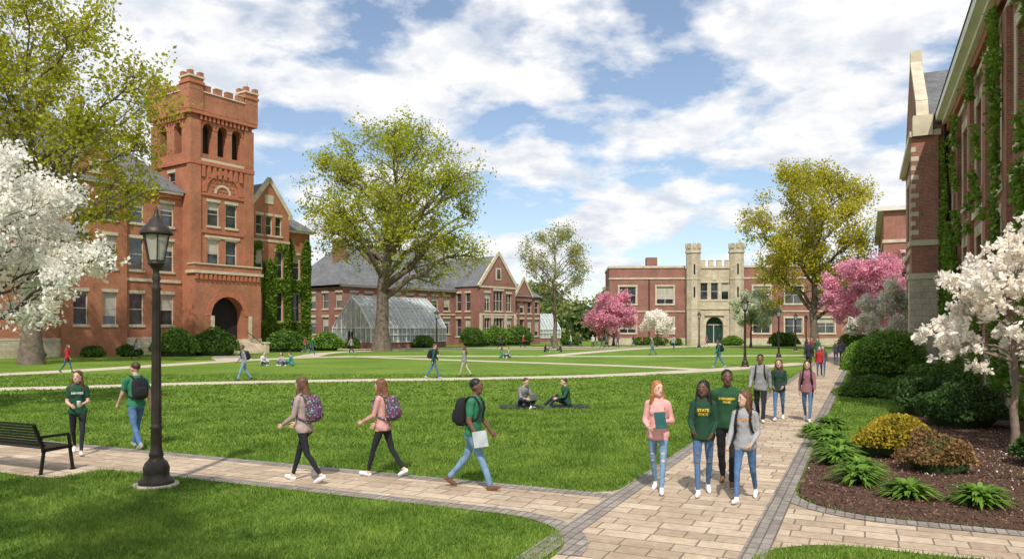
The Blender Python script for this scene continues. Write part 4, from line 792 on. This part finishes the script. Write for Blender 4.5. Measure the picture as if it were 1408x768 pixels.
B.wall((-112,1.6),(-80,1.6),0,13.6,[(2+i*3.4,3.6+i*3.4,z0,z1) for i in range(9) for z0,z1 in ((2.2,5),(6.6,9.6))],rng=rg); B.wall((-80,1.6),(-80,14),0,13.6,[(1.5+i*3.4,3.1+i*3.4,z0,z1) for i in range(3) for z0,z1 in ((2.2,5),(6.6,9.6))],rng=rg)
B.box('white',-112.3,-79.6,1.1,14,13.6,14.0); B.box('stone',-112.1,-79.9,1.5,13.9,10.6,10.9); B.box('brick',-100,-82,4,14,14,15.2); B.finish(MR)
B=Bld('tan_building',(-52,168,0),rad(10)); B.wall((0,0),(22,0),0,8.5,[(1.5+i*2.6,3.2+i*2.6,z0,z1) for i in range(7) for z0,z1 in ((1.4,3.2),(5,6.8))],rng=rg,key='ashlar'); B.wall((22,0),(22,10),0,8.5,key='ashlar'); B.box('stone',-.2,22.2,-.2,10,8.5,8.9); B.finish(MM)
# ------------------------------------------------------------------ street furniture
castM=M('cast_metal',(.045,.036,.028),.45,.3,6,.2,40,metal=.4); lglass,nt,b=newmat('lantern_glass'); b.inputs['Base Color'].default_value=(.6,.6,.55,1); b.inputs['Roughness'].default_value=.1
tr=nt.nodes.new('ShaderNodeBsdfTransparent'); mx=nt.nodes.new('ShaderNodeMixShader'); mx.inputs[0].default_value=.45; nt.links.new(b.outputs[0],mx.inputs[1]); nt.links.new(tr.outputs[0],mx.inputs[2]); nt.links.new(mx.outputs[0],nt.nodes['Material Output'].inputs[0])
def lamp(x,y,s=1.):
    root=empty('street_lamp',(x,y,0)); root.scale=(s,s,s)
    prof=[(.001,.04),(.27,.04),(.27,.09),(.24,.13),(.2,.16),(.195,.22),(.2,.3),(.17,.38),(.12,.43),(.1,.47),(.115,.5),(.1,.54),(.085,.62),(.082,.9),(.098,.93),(.082,.97),(.075,1.0),(.058,3.1),(.075,3.13),(.06,3.18),(.05,3.25),(.07,3.3),(.05,3.36),(.045,3.42),(.1,3.5),(.13,3.53),(.13,3.56),(.001,3.57)]
    V,F=lathe(prof,20); np_mesh('post',V,F,castM,root,True)
    pts=[];rr=[]
    for i in range(10):
        a=2*math.pi*i/10; pts.append([(.072*math.cos(a),.072*math.sin(a),1.0),(.056*math.cos(a),.056*math.sin(a),3.1)]); rr.append([.009,.007])
    V,F=tube_batch(pts,rr,5); np_mesh('flutes',V,F,castM,root,True)
    V,F=lathe([(.001,0),(.34,0),(.34,.05),(.001,.051)],28); np_mesh('footing',V,F,conc,root)
    V,F=lathe([(.12,3.57),(.205,4.0)],6); np_mesh('lantern_glass',V,F,lglass,root)
    V,F=lathe([(.001,3.57),(.03,3.57),(.03,3.75),(.05,3.78),(.05,3.92),(.001,3.93)],10); np_mesh('bulb',V,F,whiteP,root,True)
    B=Bld.__new__(Bld); B.root=root; B.p={}
    for i in range(6):
        a=2*math.pi*i/6; c,s_=math.cos(a),math.sin(a); a2=a+math.pi/3
        B.beam('lantern_bars',(.122*c,.122*s_,3.56),(.208*c,.208*s_,4.01),.018,.018); B.beam('lantern_bars',(.208*c,.208*s_,4.0),(.208*math.cos(a2),.208*math.sin(a2),4.0),.03,.035)
        B.beam('lantern_bars',(.122*c,.122*s_,3.575),(.122*math.cos(a2),.122*math.sin(a2),3.575),.022,.03)
    B.finish({'lantern_bars':castM})
    V,F=lathe([(.25,4.0),(.255,4.03),(.19,4.12),(.13,4.17),(.1,4.24),(.06,4.26),(.05,4.3),(.03,4.33),(.035,4.37),(.001,4.46)],12); np_mesh('lantern_cap',V,F,castM,root,True)
lamp(-5.57,11.96,.985)
for x,y,s in ((15.1,49.5,1.05),(22.7,65,1.0),(32.3,87,1.),(-7.3,74,1.),(24.5,100,1.1),(38.5,100,1.),(26.2,49,.8)): lamp(x,y,s)
bm=M('bench_metal',(.02,.019,.018),.4,.2,10,metal=.5)
px,py=W2(-12.55,8.35); B=Bld('park_bench',(px,py,0),math.atan2(-R_[1],-R_[0])+math.pi)
L=-2.3
for x in (-.06,L+.06):
    for a,b in (((x,.0,0),(x,.06,.42)),((x,.58,0),(x,.52,.43)),((x,.02,.40),(x,.56,.42)),((x,.06,.4),(x,-.12,.86)),((x,-.04,.64),(x,.5,.64)),((x,.5,.64),(x,.53,.42)),((x,-.02,.0),(x,.03,.02)),((x,.53,.0),(x,.62,.02))): B.beam('bench_frame',a,b,.045,.04,(1,0,0))
for i in range(9): y=.05+i*.062; B.beam('seat_slats',(L,y,.445),(0,y,.445),.045,.014)
for i in range(8): t=i/7; B.beam('back_slats',(L,.04-.16*t,.5+.36*t),(0,.04-.16*t,.5+.36*t),.014,.036)
B.finish({k:bm for k in ('bench_frame','seat_slats','back_slats')})
# ------------------------------------------------------------------ light & camera
sd=Vector((-.06,-1,0)).normalized(); el=rad(50); sv=Vector((sd.x*math.cos(el),sd.y*math.cos(el),math.sin(el)))
sl=bpy.data.lights.new('sun','SUN'); sl.energy=4.1; sl.angle=rad(.8); sl.color=(1,.94,.84); so=bpy.data.objects.new('sun',sl); COL.objects.link(so); so.rotation_euler=(-sv).to_track_quat('-Z','Y').to_euler()
w=bpy.data.worlds.new('World'); sc.world=w; w.use_nodes=True; nt=w.node_tree; bg=nt.nodes['Background']; out=nt.nodes['World Output']
sky=nt.nodes.new('ShaderNodeTexSky'); sky.sky_type='NISHITA'; sky.sun_disc=False; sky.sun_elevation=el; sky.sun_rotation=math.atan2(sd.x,sd.y); sky.altitude=100; sky.dust_density=.8
bg.inputs[1].default_value=.15
tc=nt.nodes.new('ShaderNodeTexCoord'); sp=nt.nodes.new('ShaderNodeSeparateXYZ'); nt.links.new(tc.outputs['Generated'],sp.inputs[0])
nt.links.new(mixc(nt,.08,sky.outputs[0],(5.5,5.8,6.2)),bg.inputs[0])
mz=nt.nodes.new('ShaderNodeMath'); mz.operation='MAXIMUM'; nt.links.new(sp.outputs[2],mz.inputs[0]); mz.inputs[1].default_value=0.
az=nt.nodes.new('ShaderNodeMath'); az.operation='ADD'; nt.links.new(mz.outputs[0],az.inputs[0]); az.inputs[1].default_value=.24
cb=nt.nodes.new('ShaderNodeCombineXYZ')
for i in (0,1):
    d=nt.nodes.new('ShaderNodeMath'); d.operation='DIVIDE'; nt.links.new(sp.outputs[i],d.inputs[0]); nt.links.new(az.outputs[0],d.inputs[1]); nt.links.new(d.outputs[0],cb.inputs[i])
n1=noise(nt,cb.outputs[0],2.2,14,.57,.1); n2=noise(nt,cb.outputs[0],5.5,10,.6)
mask=ramp2(nt,n1,(0,0,0),(1,1,1),.435,.52)
shade=ramp2(nt,n2,(.70,.75,.83),(.98,.98,.99),.36,.54)
b2_=nt.nodes.new('ShaderNodeBackground'); nt.links.new(shade,b2_.inputs[0]); b2_.inputs[1].default_value=1.03
mx=nt.nodes.new('ShaderNodeMixShader'); nt.links.new(mask,mx.inputs[0]); nt.links.new(bg.outputs[0],mx.inputs[1]); nt.links.new(b2_.outputs[0],mx.inputs[2]); nt.links.new(mx.outputs[0],out.inputs[0])
cam=bpy.data.cameras.new('camera'); co=bpy.data.objects.new('camera',cam); COL.objects.link(co); co.location=(0,0,2.45); co.rotation_euler=(math.pi/2,0,0)
cam.sensor_width=36; cam.lens=26.85; cam.shift_y=.049; cam.clip_end=5000; cam.clip_start=.1; sc.camera=co
sc.view_settings.view_transform='Standard'; sc.view_settings.look='None'; sc.view_settings.exposure=0
print('done',time.time()-T0)
